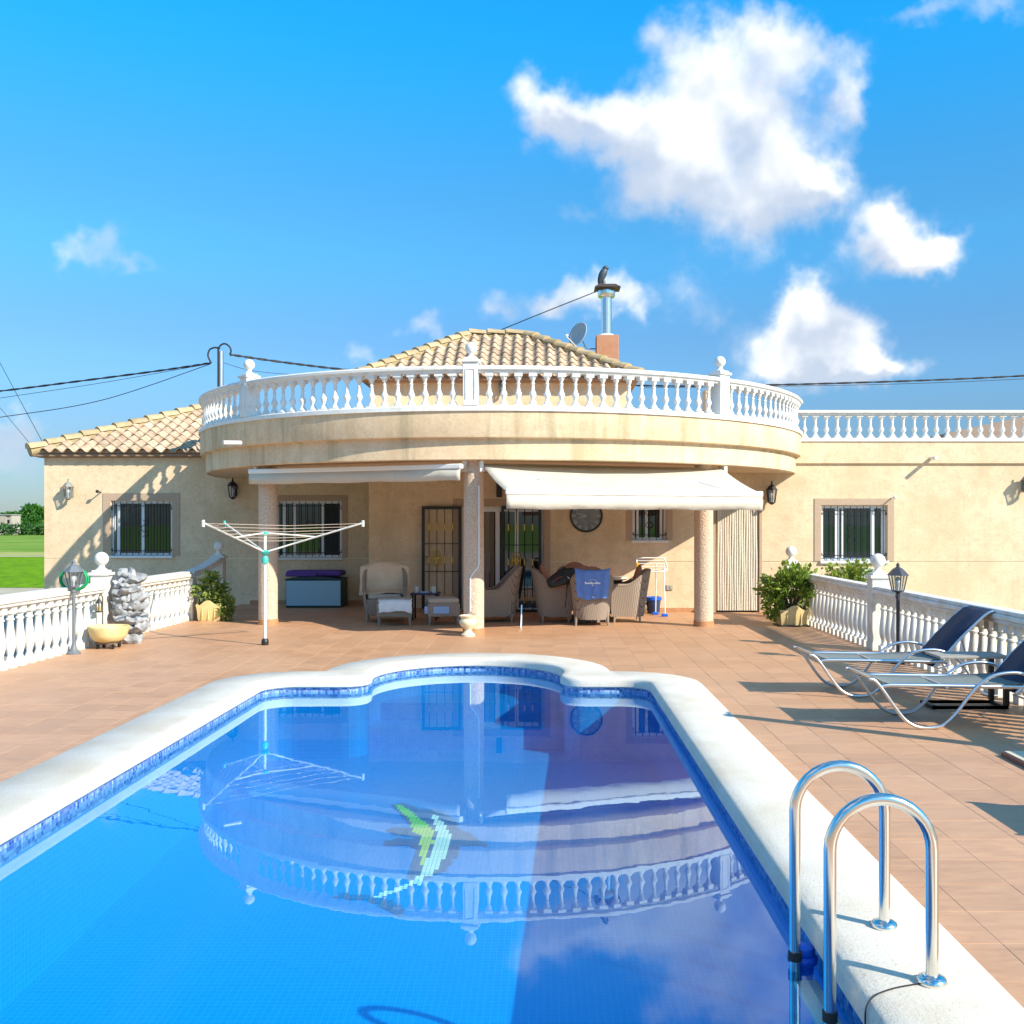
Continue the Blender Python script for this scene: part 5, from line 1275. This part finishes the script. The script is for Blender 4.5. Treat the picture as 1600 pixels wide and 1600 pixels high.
b = MB(); b.tube([(.04, -.145, .085), (.08, -.15, .05)], .006, 5); b.build('logo_stripe', LET, t)
# lounge chairs with footstools
def footstool(loc, rz, label, w=.56, d=.48, h=.36, g='wicker footstools'):
    t = thing('footstool', loc, label, 'footstool', g, rz)
    b = MB(); b.bb(-w / 2, w / 2, -d / 2, d / 2, .14, h); b.build('wicker_body', WICKER, t, bevel=.02)
    for sx in (-1, 1):
        for sy in (-1, 1):
            b = MB(); b.tube([(sx * (w / 2 - .03), sy * (d / 2 - .03), 0), (sx * (w / 2 - .035), sy * (d / 2 - .035), .15)], [.014, .024], 8); b.build('leg', WICKER, t)
    pad('cushion', (0, 0, h + .035), (w - .02, d - .02, .085), GREYCUSH, t); return t
a1 = wicker_chair((-2.70, 17.35, 0), R(8), 'wicker armchair covered with a beige blanket', .66, .70, .55, .92, None, 'wicker lounge armchairs', 'lounge_armchair')
drape('blanket', (-2.70, 17.35, 0), [(-.25, .48), (.0, .50), (.16, .56), (.24, .74), (.31, .93), (.38, .985), (.45, .93), (.46, .72), (.46, .60)], .84, BEIGE, R(8), waves=.02, label='beige blanket thrown over the wicker armchair back', cat='blanket', sag=.10)
a2 = wicker_chair((-.80, 17.25, 0), math.radians(-82), 'high backed wicker armchair turned side on beside the porch column', .64, .66, .52, .90, None, 'wicker lounge armchairs', 'lounge_armchair')
pad('throw_cushion', (-1.12, 17.2, .56), (.30, .36, .12), BEIGE, None, 'beige cushion on the side-on wicker armchair', 'cushion', tilt=(0, R(30), 0))
footstool((-2.42, 16.62, 0), R(6), 'wicker footstool topped with a crumpled white towel')
drape('white_towel', (-2.40, 16.60, 0), [(.20, .42), (.05, .435), (-.15, .43), (-.26, .40), (-.275, .30), (-.27, .24)], .52, TOWELW, R(6), waves=.012, label='crumpled white towel spread on the wicker footstool', cat='towel', sag=.03)
footstool((-1.66, 16.75, 0), R(-80), 'wicker footstool with open front and taupe cushion beside the porch column', .60, .52, .36)
b = MB(); b.bb(-1.92, -1.52, 16.425, 16.452, .19, .31); o = b.build('folded_blanket', nmat('light_blue_cloth', (.30, .42, .62), rough=.9, bump=.4, bscale=60), None, bevel=.012); tag(o, 'light blue folded cloth on the side of the taupe footstool', 'cloth')
t = thing('low_table', (-2.03, 17.55, 0), 'small dark low table holding mugs between the footstools', 'table')
b = MB(); b.bb(-.24, .24, -.22, .22, .43, .46); b.build('table_top', nmat('dark_blue_top', (.03, .03, .09), rough=.4), t, bevel=.006)
for sx in (-1, 1):
    for sy in (-1, 1):
        b = MB(); b.tube([(sx * .2, sy * .18, 0), (sx * .2, sy * .18, .43)], .018, 8); b.build('leg', IRON, t)
def mug(p, r, h, m, label, handle=True):
    t = thing('mug', p, label, 'mug', None); b = MB(); b.lathe([(r * .9, 0), (r, .01), (r, h), (r * .88, h), (r * .85, .02)], 18); b.build('cup', m, t, smooth=40)
    if handle: b = MB(); b.tube([(-r, 0, h * .8), (-r - .03, 0, h * .72), (-r - .03, 0, h * .35), (-r, 0, h * .25)], .006, 6); b.build('handle', m, t)
mug((-1.88, 17.48, .46), .04, .11, nmat('cream_ceramic', (.72, .68, .55), rough=.35), 'tall cream mug with handle on the low table')
mug((-2.18, 17.5, .46), .035, .10, PLASTIC_W, 'small white striped glass on the low table', False)
b = MB(); b.bb(-2.10, -1.96, 17.40, 17.5, .461, .485); tag(b.build('tissue_box', nmat('pale_blue_box', (.35, .5, .65), rough=.6), None, bevel=.006), 'flat pale blue packet between the mugs on the low table', 'packet')
# ------------------------------------------------------------------ drying rack, bucket
t = thing('drying_rack', (1.92, 18.35, 0), 'small white folding drying rack standing by the porch wall', 'drying rack')
for x in (.0, .13):
    b = MB(); b.tube([(x + .09, -.25 if x else .1, .02), (x + .09, -.08 if x else .0, .92)], .010, 8); b.build('leg', PLASTIC_W, t)
b = MB(); b.tube(smooth_path([(-.25, -.1, .80), (-.25, .12, 1.0), (-.22, .14, 1.02), (.22, .14, 1.02), (.25, .12, 1.0), (.25, -.1, .80), (-.25, -.1, .80)], 4), .011, 8); b.build('top_frame', PLASTIC_W, t, smooth=60)
for k in range(4):
    b = MB(); f = k / 4 + .12; b.tube([(-.25, -.1 + .22 * f, .80 + .2 * f), (.25, -.1 + .22 * f, .80 + .2 * f)], .006, 6); b.build('rung', PLASTIC_W, t)
for x, y in ((.22, -.25), (.09, .1)):
    b = MB(); b.bb(x - .06, x + .05, y - .04, y + .04, 0, .05); b.build('foot', BLUEP, t, bevel=.012)
b = MB(); b.bb(-.28, -.22, -.13, -.07, .78, .94); b.build('corner_clip', nmat('yellow_plastic', (.70, .40, .05), rough=.5), t, bevel=.01)
t = thing('bucket', (2.0, 18.72, 0), 'blue rimmed mop bucket behind the small drying rack', 'bucket')
b = MB(); b.lathe([(.10, 0), (.11, .01), (.135, .26), (.13, .26)], 20); b.build('pail', nmat('dark_blue_plastic', (.02, .05, .14), rough=.4), t, smooth=40)
b = MB(); b.lathe([(.135, .24), (.155, .25), (.155, .30), (.13, .305), (.125, .26)], 20); b.build('rim', BLUEP, t, smooth=40)
b = MB(); b.ball((1.78, 18.72, .12), .12, 16, 10, (1, 1, .95)); b.lathe([(.05, .0), (.045, .02)], 12, (1.78, 18.72, 0)); b.lathe([(.03, .225), (.035, .25), (.028, .25)], 10, (1.78, 18.72, 0)); tag(b.build('round_pot', nmat('brown_clay', (.25, .16, .09), rough=.7), None, smooth=50), 'round brown clay pot next to the blue bucket', 'pot')
# ------------------------------------------------------------------ far background
rng = random.Random(77)
def tree(loc, h, r, label, seed, m=FARLEAF, n=1500, lf=.9):
    rg = random.Random(seed); t = thing('tree', loc, label, 'tree', 'trees at the edge of the fields')
    b = MB(); b.tube(smooth_path([(0, 0, -.2), (.1, 0, h * .3), (0, .1, h * .6), (.1, 0, h * .85)], 3), [.3 - .024 * i for i in range(10)], 8)
    for k in range(5):
        a = k * 1.3; b.tube([(0, 0, h * (.3 + .08 * k)), (r * .5 * math.cos(a), r * .5 * math.sin(a), h * (.5 + .08 * k))], [.12, .05], 6)
    b.build('trunk', BARK, t)
    b = MB()
    for k in range(12):
        a = rg.uniform(0, 6.28); q = rg.uniform(0, .65) * r; zz = h * rg.uniform(.35, .85); rr = r * rg.uniform(.3, .5) * (1.15 - .4 * zz / h)
        leaves(b, (q * math.cos(a), q * math.sin(a), zz), (rr, rr, rr * .8), n // 12, lf, rg, .3)
    b.build('crown', m, t); return t
gz = GZ - .05
for k, (px, D_, h_, r_, lab) in enumerate(((33, 300, 6.6, 5.5, 'dense round green tree beyond the meadow next to the grey hut'), (55, 290, 8.2, 4.8, 'taller green tree beyond the meadow close to the villa wall'), (68, 330, 9.4, 6.0, 'light green tree rising farthest beyond the meadow'), (14, 350, 7.2, 3.0, 'small dark tree top showing behind the grey hut'), (-40, 310, 7, 6, 'broad green tree beyond the meadow on the far side of the grey hut'), (95, 300, 8, 6, 'green tree beyond the meadow mostly hidden by the villa'))):
    tree((X(px, D_), D_, gz), h_, r_, lab, 100 + k, n=1700)
b = MB(); 
for k in range(70): leaves(b, (X(-160, 262) + k * 1.05, 262 + rng.uniform(-2, 2), gz + 1.3 + rng.uniform(-.3, .3)), (1.6, 1.6, 1.5), 60, .8, rng, .2)
o = b.build('hedge', leaf_mat('hedge_leaf', (.02, .08, .02), (.06, .16, .03), .4)); tag(o, 'dark low hedge running along the far edge of the meadow', 'hedge')
t = thing('hut', (X(5, 270), 270, gz), 'small grey flat roofed hut standing at the edge of the trees', 'hut'); HUT = nmat('hut_render', (.36, .31, .26), (.44, .38, .32), .8, .9, .3, 4)
b = MB(); b.bb(-6, X(9, 270) - X(5, 270), 0, 5, 0, 5.2); b.bb(X(9, 270) - X(5, 270), X(17, 270) - X(5, 270), .3, 5, 0, 5.1); b.build('wall', HUT, t); b = MB(); b.bb(-6.2, X(18, 270) - X(5, 270), -.2, 5.2, 5.2, 5.45); b.build('roof', nmat('hut_roof', (.3, .3, .3), rough=.9), t)
b = MB(); b.bb(.95, 1.55, .27, .31, 3.0, 4.0); b.build('window', IRON, t)
